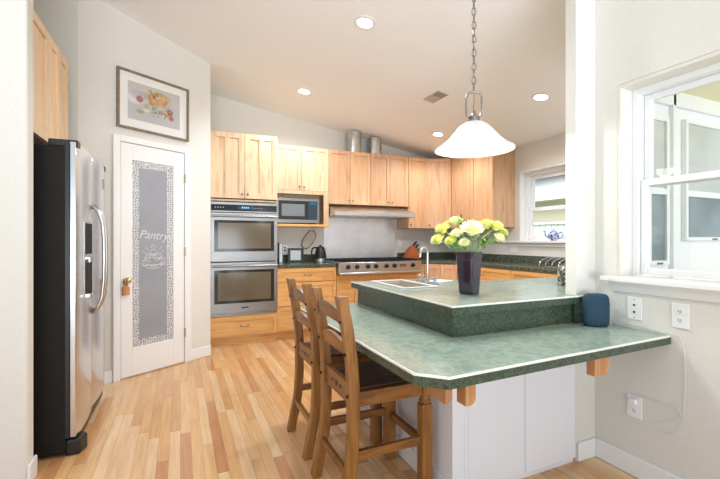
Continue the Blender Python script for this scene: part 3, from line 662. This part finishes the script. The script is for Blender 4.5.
pts = [(0, 0, .005), (0, 0, .17)] + [(-.03 + .03 * math.cos(PI * i / 10), 0, .205 + .045 * math.sin(PI * i / 10)) for i in range(11)] + [(-.062, 0, .18)]
B().tube(pts, .008, 10).cyl((0, 0, .008), .016, .03).done('gooseneck_spout', 'chrome', fa, smooth=True)
for y in (-.09, .09):
    B().cyl((0, y, .008), .014, .03, r2=.010).tube([(-.024, y, .045), (.024, y, .045)], .006, 8).tube([(0, y - .024, .045), (0, y + .024, .045)], .006, 8).ball((0, y, .047), .010).done('handle', 'chrome', fa, smooth=True)
tag(B().box(-.09, .09, -.06, .06, 0, .006).done('dish_cloth', 'paper', loc=(1.72, 2.42, .9145), rotz=.4, bevel=.003), 'small folded white cloth behind the faucet', 'cloth')

# vase
vs = thing('flower_vase', 'dark purple square tapering vase on the raised countertop', 'vase', (1.479, 1.798, .9145), R(18))
b = B(); lv = []
for w_, z in ((.045, 0), (.049, .008), (.050, .02), (.055, .10), (.062, .20), (.066, .236), (.061, .236), (.050, .10), (.044, .02)):
    lv.append([b.bm.verts.new((w_ * cx * (1 - .18 * k), w_ * cy * (1 - .18 * (1 - k)), z)) for cx, cy, k in ((-1, -1, 0), (-1, -1, 1), (1, -1, 1), (1, -1, 0), (1, 1, 0), (1, 1, 1), (-1, 1, 1), (-1, 1, 0))])
for r0, r1 in zip(lv, lv[1:]):
    for i in range(8): j = (i + 1) % 8; b.bm.faces.new((r0[i], r0[j], r1[j], r1[i]))
b.bm.faces.new(lv[0][::-1]); b.bm.faces.new(lv[-1])
vo = b.done('vase_body', 'purple', vs, bevel=.003); vo.scale = (.87, .87, 1)
B().box(-.03, .03, -.03, .03, .195, .20).done('water', 'slot', vs)
rnd = random.Random(5)
def bloom_mesh(b, c, d, r, mi=0, n1=5):
    d = d.normalized(); a1 = d.orthogonal().normalized(); a2 = d.cross(a1)
    for ring in range(n1):
        el = R(8 + ring * 18); n = max(6, 20 - ring * 3); rr = r * (1 - ring * .08)
        for k in range(n):
            az = 2 * PI * (k + .5 * (ring % 2)) / n + rnd.uniform(-.1, .1)
            o = (a1 * math.cos(az) + a2 * math.sin(az)); dirp = (o * math.cos(el) + d * math.sin(el)) ; s_ = (d.cross(o)).normalized() * r * .13
            p0 = c + o * r * .08; p1 = c + dirp * rr * .62; p2 = c + dirp * rr + d * r * .10 * math.cos(el)
            v = [b.bm.verts.new(q) for q in (p0, p1 - s_, p2, p1 + s_, p1 - d * r * .06)]
            for f in ((0, 1, 4), (1, 2, 4), (2, 3, 4), (3, 0, 4), (0, 3, 1), (1, 3, 2)):
                try: b.bm.faces.new([v[i] for i in f]).material_index = mi
                except Exception: pass
FL = [  # offset x(right in picture), y(away), z above counter, radius, material, label
    (-.19, .02, .30, .045, 'yellow', 'lowest yellow chrysanthemum at the far left of the bouquet'),
    (-.155, .05, .36, .048, 'yellow', 'tall yellow chrysanthemum upper left in the bouquet'),
    (-.125, -.03, .295, .036, 'lime', 'lime yellow chrysanthemum lower left above the vase rim'),
    (-.075, .05, .405, .043, 'white_p', 'creamy chrysanthemum at the top left of the bouquet'),
    (-.085, -.02, .335, .038, 'white_p', 'small cream chrysanthemum left of the large centre bloom'),
    (-.01, -.06, .355, .066, 'white_p', 'largest cream chrysanthemum at the centre of the bouquet'),
    (-.055, -.07, .285, .032, 'white_p', 'small cream chrysanthemum below the large centre bloom'),
    (.105, .02, .385, .044, 'yellow', 'yellow chrysanthemum right of the grey sprigs'),
    (.155, .0, .375, .046, 'yellow', 'big yellow chrysanthemum on the right of the bouquet'),
    (.205, .03, .34, .040, 'lime', 'lime yellow chrysanthemum at the far right of the bouquet'),
    (.155, -.04, .31, .038, 'white_p', 'small white chrysanthemum lower right of the bouquet'),
    (-.11, .09, .39, .034, 'lime', 'lime chrysanthemum behind the upper left blooms')]
rt = Vector((math.cos(R(-24.2)), math.sin(R(-24.2)), 0)); fw = Vector((-rt.y, rt.x, 0))
for dx, dy, dz, r, mm, lab in FL:
    r *= 1.10; dx = dx * .93 + .008
    top = rt * dx + fw * dy + Vector((0, 0, dz)); t = thing('chrysanthemum', lab, 'flower', (1.479, 1.798, .9145), 0, 'flowers in the purple vase')
    root = Vector((top.x * .15, top.y * .15, .205)); d = (top - root).normalized() + Vector((0, 0, .5)) - fw * .5
    mid = (root + top) / 2 + Vector((-top.x * .12, -top.y * .12, .02))
    B().tube([root, mid, top], .0028, 6).done('stem', 'stem', t)
    b = B(); bloom_mesh(b, top, d, r); b.ball(top, r * .42, seg=10); b.done('bloom', mm, t)
    for k in (.45, .7):
        b = B()
        p = root.lerp(top, k); dirl = (rt * rnd.uniform(-1, 1) + fw * rnd.uniform(-1, 1) + Vector((0, 0, .6))).normalized() * .045
        sd = dirl.cross(Vector((0, 0, 1))).normalized() * .010
        v = [b.bm.verts.new(q) for q in (p, p + dirl * .5 + sd, p + dirl, p + dirl * .5 - sd)]; b.bm.faces.new(v)
        b.done('leaf', 'leaf', t)
for i, (dx, dy, dz, mm, lab) in enumerate([(-.04, .03, .43, 'leaf', 'bright green leafy sprig at the top of the bouquet'), (.055, .04, .40, 'sage', 'taller grey-blue spiky sprig in the bouquet centre'), (.035, .0, .33, 'sage', 'shorter grey-blue spiky sprig in the bouquet'), (.09, -.03, .30, 'leaf', 'low green sprig right of centre in the bouquet'), (-.10, -.05, .26, 'leaf', 'low green sprig left of centre in the bouquet')]):
    t = thing('foliage_sprig', lab, 'foliage', (1.479, 1.798, .9145), 0, 'greenery in the purple vase')
    top = rt * dx + fw * dy + Vector((0, 0, dz)); root = Vector((top.x * .2, top.y * .2, .205))
    B().tube([root, (root + top) / 2 + Vector((0, 0, .01)), top], .002, 5).done('stem', 'stem', t)
    b = B(); n = 16
    for k in range(n):
        p = root.lerp(top, .6 + .4 * k / n); L = .045 if mm == 'leaf' else .05
        dirl = (rt * math.cos(k * 2.4) + fw * math.sin(k * 2.4) + Vector((0, 0, .7))).normalized() * L
        sd = dirl.cross(Vector((0, 0, 1))).normalized() * (.008 if mm == 'leaf' else .0022)
        v = [b.bm.verts.new(q) for q in (p, p + dirl * .5 + sd, p + dirl, p + dirl * .5 - sd)]; b.bm.faces.new(v)
    b.done('leaves', mm, t)

# ------------------------------------------------------------------ stools
def make_chair(loc, label):
    t = thing('counter_chair', label, 'chair', loc, 0, 'rustic chairs at the breakfast counter')
    H = .178
    for s in (-1, 1):
        pts = [(-.055, s * H, 0), (-.035, s * H, .10), (-.010, s * H, .22), (0, s * H, .36), (0, s * H, .58), (-.010, s * H, .70), (-.028, s * H, .82), (-.058, s * H, .975)]
        o = B().sweep(pts, .05, .046).done('post', 'pine', t, bevel=.006)
        b = B()
        for z, xx in ((.86, -.06), (.715, -.037), (.53, -.026)): b.ball((xx, s * H, z), .008, seg=8)
        b.done('bolt', 'iron', o)
        b = B(); o = b.sweep([(.375, s * H, 0), (.375, s * H, .44)], .06, .058).done('leg', 'pine', t, bevel=.010)
        B().lathe([(.0, .44), (.024, .44), (.030, .452), (.024, .462), (.024, .47), (0, .47)], (.375, s * H, 0), 16).box(.35, .40, s * H - .025, s * H + .025, .47, .548).done('leg_top', 'pine', o, bevel=.002)
        B().box(.025, .35, s * (H + .008) - .011, s * (H + .008) + .011, .482, .548).done('seat_rail', 'pineh', t, bevel=.003)
        B().box(-.0, .35, s * H - .012, s * H + .012, .245, .285).done('stretcher', 'pineh', t, bevel=.004)
    for z0, z1, ar, x_, bow in ((.84, .895, .035, -.036, .012), (.70, .752, .032, -.014, .012)):
        b = B(); n = 14; rows = []
        for i in range(n + 1):
            u = -1 + 2 * i / n; y = u * (H - .022); k = 1 - u * u; xb = x_ - bow * k
            rows.append([b.bm.verts.new(q) for q in ((xb - .010, y, z0 + ar * .45 * k), (xb + .012, y, z0 + ar * .45 * k), (xb + .002, y, z1 + ar * k), (xb - .020, y, z1 + ar * k))])
        for r0, r1 in zip(rows, rows[1:]):
            for k in range(4): b.bm.faces.new((r0[k], r1[k], r1[(k + 1) % 4], r0[(k + 1) % 4]))
        b.bm.faces.new(rows[0]); b.bm.faces.new(rows[-1][::-1])
        b.done('back_slat', 'pineh', t, bevel=.003)
    o = B().box(-.012, .012, -H + .022, H - .022, .485, .578).done('rear_rail', 'pineh', t, bevel=.003)
    b = B()
    for y, r in ((-.055, .008), (0, .013), (.055, .008)): b.cyl((-.0125, y, .532), r, -.002, 'x', 14)
    b.done('drilled_hole', 'slot', o)
    B().box(.352, .372, -H + .03, H - .03, .482, .548).done('front_rail', 'pineh', t, bevel=.003)
    B().box(.365, .388, -H + .028, H - .028, .225, .265).done('front_stretcher', 'pineh', t, bevel=.004)
    B().box(-.035, -.012, -H + .022, H - .022, .17, .205).done('rear_stretcher', 'pineh', t, bevel=.004)
    b = B()
    for i in range(4): b.box(.014 + .0, .352, -.166 + i * .0835, -.166 + i * .0835 + .0815, .535, .556)
    b.done('seat', 'darkseat', t, bevel=.003)
    return t
ch = make_chair((.695, 1.80, 0), 'rustic ladder-back pine counter chair, the one nearer the camera, pushed under the counter')
c2 = copy_tree(ch); c2.location = (.70, 2.335, 0)
c2['label'] = 'rustic ladder-back pine counter chair, the one farther back, nearer the range'

# ------------------------------------------------------------------ pendant lamp
pd = thing('pendant_lamp', 'pendant lamp with bell-shaped frosted white glass shade hanging over the peninsula', 'lamp', (1.44, 1.71, cz(1.44)))
zc = cz(1.44); Z = lambda z: z - zc
prof = [(.028, 1.850), (.055, 1.845), (.080, 1.830), (.105, 1.803), (.128, 1.775), (.153, 1.748), (.186, 1.722), (.216, 1.706), (.218, 1.700), (.213, 1.700), (.183, 1.714), (.148, 1.740), (.122, 1.768), (.099, 1.796), (.075, 1.822), (.052, 1.837), (.026, 1.842)]
B().lathe([(r * .965, Z(z)) for r, z in prof], seg=48).done('lamp_shade', 'shade', pd, smooth='all')
B().lathe([(0, Z(1.672)), (.03, Z(1.676)), (.050, Z(1.694)), (.055, Z(1.72)), (.044, Z(1.755)), (.02, Z(1.785)), (.014, Z(1.83)), (0, Z(1.83))], seg=24).done('bulb', 'bulb', pd, smooth='all')
B().lathe([(0, Z(1.915)), (.008, Z(1.91)), (.010, Z(1.895)), (.022, Z(1.882)), (.022, Z(1.866)), (.034, Z(1.86)), (.034, Z(1.848)), (0, Z(1.848))], seg=24).done('socket_cap', 'nickel', pd, smooth=True)
pts = []
for a, b_ in ((-.022, 1.872), (-.038, 1.885), (-.042, 1.93), (-.042, 1.98), (-.032, 2.006), (0, 2.015), (.032, 2.006), (.042, 1.98), (.042, 1.93), (.038, 1.885), (.022, 1.872)): pts.append(rt * a + Vector((0, 0, Z(b_))))
B().tube(pts, .0065, 8).done('loop_frame', 'nickel', pd, smooth='all')
b = B(); z = 2.015; i = 0
while z < zc - .03:
    ax = rt if i % 2 else fw; L = .046
    b.tube([ax * (.011 * math.cos(2 * PI * k / 12)) + Vector((0, 0, Z(z + L / 2) + (L / 2) * math.sin(2 * PI * k / 12))) for k in range(12)], .0028, 6, closed=True); z += .037; i += 1
b.done('chain', 'nickel', pd, smooth='all')
B().tube([(.004 * math.sin(k), .004 * math.cos(k), Z(1.91) + k * (zc - 1.93) / 14) for k in range(15)], .002, 5).done('cord', 'nickel', pd)
B().lathe([(0, 0), (.06, 0), (.06, -.012), (.03, -.03), (0, -.03)], seg=24).done('ceiling_canopy', 'nickel', pd, smooth=True)

# ------------------------------------------------------------------ ceiling lights and vent
tl = math.atan(.165)
for (x, y), lab in zip(CANS, ('recessed ceiling light highest in the picture, nearest the camera on the left row', 'recessed ceiling light over the floor in front of the ovens', 'recessed ceiling light near the kitchen corner cabinets', 'recessed ceiling light right of the pendant lamp')):
    t = thing('recessed_light', lab, 'ceiling light', (x, y, cz(x)), 0, 'recessed ceiling lights'); t.rotation_euler = (0, tl, 0)
    B().lathe([(.062, -.001), (.088, -.001), (.088, -.006), (.062, -.008)], seg=32).lathe([(.062, -.008), (.062, -.001)], seg=32).done('trim_ring', 'plate', t, smooth=True)
    B().cyl((0, 0, -.005), .0625, .004, seg=32).done('lens', 'canlens', t)
vt = thing('ceiling_vent', 'small rectangular air register in the sloping ceiling left of the pendant', 'vent', (2.45, 3.51, cz(2.45))); vt.rotation_euler = (0, tl, 0); vt.scale = (.8, .85, 1)
B().box(-.085, .085, -.16, .16, -.006, -.001).done('grille_frame', 'vent', vt, bevel=.002)
b = B()
for i in range(9): b.box(-.065, .065, -.125 + i * .028, -.112 + i * .028, -.009, -.006)
b.done('louvre', 'vent', vt); B().box(-.068, .068, -.135, -.03, -.0075, -.0055).done('open_damper', 'slot', vt)

# ------------------------------------------------------------------ framed picture on the pantry wall
pc = thing('framed_picture', 'framed still life of pumpkin and fruit above the pantry door', 'picture', (dg(.009)[0], dg(.009)[1], 2.195), ang)
PW, PH = .675, .52
b = B(); f = .02
b.box(-PW / 2, -PW / 2 + f, -.028, -.001, 0, PH).box(PW / 2 - f, PW / 2, -.028, -.001, 0, PH).box(-PW / 2 + f, PW / 2 - f, -.028, -.001, 0, f).box(-PW / 2 + f, PW / 2 - f, -.028, -.001, PH - f, PH)
b.done('frame', 'frame_w', pc, bevel=.003)
B().box(-PW / 2 + f, PW / 2 - f, -.012, -.001, f, PH - f).done('mount', 'mat_w', pc)
import array
NXp, NZp = 110, 74; aw, ah = .49, .335
me = bpy.data.meshes.new('painting'); vv = []; ff = []
for j in range(NZp + 1):
    for i in range(NXp + 1): vv.append((-aw / 2 + aw * i / NXp, -.0135, .095 + ah * j / NZp))
for j in range(NZp):
    for i in range(NXp): a = j * (NXp + 1) + i; ff.append((a, a + 1, a + NXp + 2, a + NXp + 1))
me.from_pydata(vv, [], ff)
ca = me.color_attributes.new('paint', 'FLOAT_COLOR', 'POINT')
pr = random.Random(3); blobs = []
def bl(u, v, r, col, e=1.0, st=.9): blobs.append((u, v, r, sr(*col), e, st))
bl(.15, .2, .22, (180, 180, 186), 2, .7); bl(.8, .25, .25, (182, 184, 190), 1.5, .7); bl(.13, .58, .10, (222, 220, 220), 1.4); bl(.2, .68, .08, (160, 160, 172), 2, .6)
for _ in range(26): bl(pr.uniform(.32, .82), pr.uniform(.3, .8), pr.uniform(.03, .06), pr.choice([(176, 168, 140), (190, 176, 150), (160, 150, 120)]), pr.uniform(.8, 1.6), .5)
for _ in range(60): bl(pr.uniform(.36, .74), pr.uniform(.55, .88), pr.uniform(.012, .035), pr.choice([(206, 160, 92), (216, 180, 112), (186, 128, 80), (210, 170, 90), (150, 140, 100)]), pr.uniform(.8, 1.4))
for k in range(5): bl(.45 + k * .028, .60, .035, (226, 160 - 6 * k, 84), .5); bl(.437 + k * .028, .60, .008, (180, 110, 50), .25)
bl(.48, .74, .03, (120, 70, 60)); bl(.21, .58, .062, (150, 72, 66)); bl(.22, .60, .03, (196, 120, 110))
bl(.70, .36, .065, (206, 130, 104)); bl(.79, .42, .06, (150, 70, 62)); bl(.82, .27, .05, (168, 92, 80)); bl(.79, .44, .02, (214, 150, 130)); bl(.72, .38, .025, (236, 190, 150))
for _ in range(46): bl(pr.uniform(.4, .72), pr.uniform(.2, .5), pr.uniform(.010, .028), pr.choice([(134, 150, 116), (160, 168, 140), (112, 130, 104), (190, 190, 170)]), pr.uniform(.8, 1.6))
bl(.22, .25, .035, (150, 160, 100), 2); bl(.34, .32, .03, (214, 214, 204), 2)
for j in range(NZp + 1):
    for i in range(NXp + 1):
        u = i / NXp; v = j / NZp; c_ = list(sr(204 - 10 * v, 200 - 10 * v, 196 - 14 * v))
        for bu, bv, r, col, e, st in blobs:
            d2 = ((u - bu) / e) ** 2 + ((v - bv) * ah / aw) ** 2
            if d2 < r * r * 1.6:
                k = st * .92 * min(1, max(0, (1.26 - math.sqrt(d2) / r) * 2)); c_ = [c_[q] * (1 - k) + col[q] * k for q in range(3)]
        ca.data[j * (NXp + 1) + i].color = (*c_, 1)
pm = mat('watercolour', rough=.6); n, l, bs = nt(pm); at = n.new('ShaderNodeAttribute'); at.attribute_name = 'paint'; l.new(at.outputs['Color'], bs.inputs['Base Color']); me.materials.append(pm)
o = bpy.data.objects.new('painting', me); COL.objects.link(o); o.parent = pc

# ------------------------------------------------------------------ small things
# smart speaker
sp = thing('smart_speaker', 'blue cloth-covered speaker on the lower counter against the wall', 'speaker', (2.018, 1.428, .7605), R(-30))
b = B(); rings = []; ns = 24
for z, k in ((0, .80), (.006, .90), (.02, .98), (.05, 1.0), (.12, 1.0), (.145, .97), (.16, .90), (.168, .78), (.171, .55)):
    rings.append([b.bm.verts.new((.064 * k * abs(math.cos(2 * PI * i / ns)) ** .6 * (1 if math.cos(2 * PI * i / ns) > 0 else -1), .040 * k * abs(math.sin(2 * PI * i / ns)) ** .7 * (1 if math.sin(2 * PI * i / ns) > 0 else -1), z)) for i in range(ns)])
for r0, r1 in zip(rings, rings[1:]):
    for i in range(ns): j = (i + 1) % ns; b.bm.faces.new((r0[i], r0[j], r1[j], r1[i]))
b.bm.faces.new(rings[0][::-1]); b.bm.faces.new(rings[-1]); b.done('cloth_body', 'bluefab', sp, smooth='all')
# outlets, on the wall X = 2.14 (local x -> -Y, faces -X)
def plate(name, label, cat, y, z, kind):
    t = thing(name, label, cat, (2.139, y, z), R(-90)); B().box(-.037, .037, -.006, 0, -.058, .058).done('plate', 'plate', t, bevel=.003)
    if kind == 'outlet':
        for zz in (-.02, .02):
            q = B().cyl((0, -.006, zz), .016, -.002, 'y', 20).done('socket', 'trim', t)
            B().box(-.007, -.004, -.0085, -.0075, zz - .003, zz + .006).box(.004, .007, -.0085, -.0075, zz - .003, zz + .006).cyl((0, -.0078, zz - .008), .0025, -.001, 'y', 8).done('slot', 'slot', q)
    else:
        for zz in (-.018, .018): B().cyl((0, -.006, zz), .0055, -.003, 'y', 12).done('jack', 'slot', t)
        for zz in (-.045, .045): B().cyl((0, -.006, zz), .003, -.001, 'y', 8).done('screw', 'nickel', t)
    return t
plate('cable_plate', 'white wall plate with two jacks beside the blue speaker', 'wall plate', 1.30, .865, 'jack')
plate('wall_outlet', 'white double outlet on the wall above the counter end', 'outlet', 1.093, .862, 'outlet')
lo = plate('wall_outlet', 'white double outlet low on the wall under the counter', 'outlet', 1.30, .36, 'outlet')
tag(B().box(2.108, 2.1315, 1.282, 1.318, .376, .404).done('power_adapter', 'plate', bevel=.006), 'white power adapter plugged into the low outlet', 'adapter')
cpts = [(2.05, 1.475, .80), (2.10, 1.46, .79), (2.128, 1.36, .785), (2.132, 1.25, .778), (2.132, 1.15, .772), (2.130, 1.10, .768), (2.131, 1.078, .72), (2.132, 1.072, .6), (2.132, 1.075, .45), (2.132, 1.09, .36), (2.132, 1.12, .30), (2.132, 1.17, .285), (2.132, 1.19, .32), (2.132, 1.15, .345), (2.132, 1.09, .39), (2.132, 1.11, .43), (2.132, 1.18, .425), (2.130, 1.25, .43), (2.124, 1.285, .415), (2.12, 1.30, .404)]
def smooth(pts, n=6):
    P_ = [Vector(p) for p in pts]; out = []
    for i in range(len(P_) - 1):
        p0_, p1_, p2_, p3_ = P_[max(i - 1, 0)], P_[i], P_[i + 1], P_[min(i + 2, len(P_) - 1)]
        for k in range(n):
            t_ = k / n; out.append(.5 * ((2 * p1_) + (p2_ - p0_) * t_ + (2 * p0_ - 5 * p1_ + 4 * p2_ - p3_) * t_ ** 2 + (3 * p1_ - p0_ - 3 * p2_ + p3_) * t_ ** 3))
    return out + [P_[-1]]
spi = (Matrix.Translation(sp.location) @ Matrix.Rotation(sp.rotation_euler.z, 4, 'Z')).inverted()
B().tube([spi @ p for p in smooth(cpts)], .0018, 6).done('power_cord', 'cord', sp, smooth='all')['label'] = 'thin white cord'
# outlet on back wall and hanging mitt
t = thing('wall_outlet', 'white outlet on the back wall behind the blue binder', 'outlet', (1.30, YB - .001, 1.09)); B().box(-.037, .037, -.006, 0, -.055, .055).done('plate', 'plate', t, bevel=.002)
for zz in (-.02, .02): B().box(-.012, .012, -.008, -.006, zz - .012, zz + .012).done('socket', 'slot', t)
t = thing('blue_binder', 'blue book standing beside the oven cabinet', 'book', (1.172, 5.18, .9145)); B().box(0, .05, 0, .18, 0, .26).done('cover', 'bookblue', t, bevel=.003); B().box(.006, .044, -.001, .17, .006, .254).done('pages', 'paper', t)
t = thing('photo_frame', 'small teal picture frame standing on the counter under the microwave', 'picture frame', (1.405, 5.22, .915), R(-8)); 
b = B(); b.box(-.105, .105, 0, .014, 0, .03).box(-.105, .105, 0, .014, .16, .19).box(-.105, -.07, 0, .014, .03, .16).box(.07, .105, 0, .014, .03, .16).box(-.02, .02, .014, .07, 0, .01)
b.done('frame', 'teal', t, bevel=.002); B().box(-.07, .07, .006, .010, .03, .16).done('print', 'paper', t)
kt = thing('electric_kettle', 'black kettle with a steel base on the counter beside the range', 'kettle', (1.725, 5.14, .9145))
B().lathe([(0, 0), (.078, 0), (.08, .02), (.078, .05), (0, .05)], seg=28).done('base', 'steel', kt, smooth=True)
B().lathe([(.0, .05), (.078, .05), (.080, .09), (.068, .155), (.056, .185), (0, .185)], seg=28).done('body', 'black', kt, smooth=True)
B().lathe([(0, .185), (.056, .185), (.050, .205), (.015, .215), (.012, .23), (0, .232)], seg=28).done('lid', 'black', kt, smooth=True)
B().tube(smooth([(-.055, 0, .195), (-.105, 0, .19), (-.125, 0, .13), (-.10, 0, .06), (-.075, 0, .05)]), .011, 8).done('handle', 'black', kt, smooth='all')
B().extr([(.05, .15), (.095, .19), (.05, .19)], 'y', -.015, .015).done('spout', 'steel', kt)
mt = thing('oven_mitt', 'oatmeal oven mitt with dark binding hanging on the wall behind the kettle', 'oven mitt', (1.70, YB - .012, 1.33)); mt.rotation_euler = (0, R(32), 0)
mp_ = [(-.05, -.02), (-.02, 0), (.03, 0), (.06, -.02), (.075, -.12), (.065, -.2), (.04, -.25), (0, -.265), (-.04, -.25), (-.06, -.2), (-.065, -.15)]
B().extr(mp_, 'y', -.016, .004).done('padded_body', 'mitt', mt, bevel=.006)
B().tube([(x, -.007, z) for x, z in mp_], .008, 6, closed=True).tube([(.0, -.007, 0), (-.01, -.007, .03), (.012, -.007, .03), (.01, -.007, 0)], .003, 5).done('binding', 'mitttrim', mt)
# knife block
kb_ = thing('knife_block', 'orange wooden knife block full of black handles right of the range', 'knife block', (3.205, 5.24, .9145), R(-8))
B().extr([(-.14, 0), (.10, 0), (.145, .075), (.03, .215), (-.01, .195)], 'y', -.055, .055).done('block', 'knifewood', kb_, bevel=.005)
dk = Vector((.60, 0, .80)).normalized()
for i, (u_, y_) in enumerate(((0, -.03), (0, 0), (0, .03), (.35, -.03), (.35, .02), (.7, -.02), (.7, .02), (.95, 0))):
    p = Vector((.03, y_, .21)).lerp(Vector((.145, y_, .075)), u_ * .8 + .05)
    B().tube([p, p + dk * (.05 if u_ > .5 else .085)], .009, 6).done('knife_handle', 'black', kb_)
# back wall outlet right of hood & right-wall outlet
t = thing('wall_outlet', 'white outlet on the back wall behind the knife block', 'outlet', (3.10, YB - .001, 1.17)); B().box(-.037, .037, -.006, 0, -.055, .055).done('plate', 'plate', t, bevel=.002)
for zz in (-.02, .02): B().box(-.012, .012, -.008, -.006, zz - .012, zz + .012).done('socket', 'trim', t)
t = thing('wall_outlet', 'white outlet lying sideways below the kitchen window sill', 'outlet', (4.059, 4.02, 1.09), R(-90)); B().box(-.058, .058, -.006, 0, -.035, .035).done('plate', 'plate', t, bevel=.002)
for xx in (-.02, .02): B().box(xx - .012, xx + .012, -.008, -.006, -.012, .012).done('socket', 'trim', t)
# teapot on the kitchen window sill
tp = thing('teapot', 'small blue and white china teapot on the kitchen window sill', 'teapot', (4.055, 3.40, 1.2055), R(-60))
B().lathe([(0, 0), (.032, 0), (.034, .008), (.055, .03), (.062, .06), (.055, .088), (.034, .105), (0, .105)], seg=28).done('body', 'teapot', tp, smooth='all')
B().lathe([(0, .104), (.034, .105), (.026, .118), (.008, .126), (.011, .138), (0, .146)], seg=20).done('lid', 'teapot', tp, smooth=True)
B().tube(smooth([(-.05, 0, .035), (-.085, 0, .06), (-.095, 0, .10), (-.108, 0, .115)]), .01, 8).done('spout', 'teapot', tp, smooth='all')
B().tube(smooth([(.052, 0, .085), (.085, 0, .10), (.098, 0, .07), (.08, 0, .035), (.055, 0, .03)]), .007, 8).done('handle', 'teapot', tp, smooth='all')
# things at the far right end of the raised counter, partly behind the wall end
cn = thing('patterned_canister', 'grey patterned canister on the raised counter against the wall end', 'canister', (2.36, 1.89, .9145)); 
B().lathe([(0, 0), (.045, 0), (.048, .01), (.045, .09), (.05, .11), (0, .11)], seg=24).done('body', 'granny', cn, smooth=True)
B().lathe([(0, .11), (.05, .11), (.045, .125), (.012, .13), (.01, .145), (0, .147)], seg=24).done('lid', 'nickel', cn, smooth=True)
kr = thing('dish_rack', 'curved chrome dish rack on the counter near the wall end', 'dish rack', (3.70, 3.02, .9145))
b = B()
for y in (-.12, -.04, .04, .12): b.tube(smooth([(-.17, y, .006), (-.16, y, .06), (-.08, y, .10), (.05, y, .11), (.14, y, .08), (.17, y, .006)]), .006, 6)
b.done('wires', 'chrome', kr, smooth='all'); B().box(-.18, .18, -.14, .14, 0, .008).done('tray', 'nickel', kr)
bpy.context.view_layer.update()
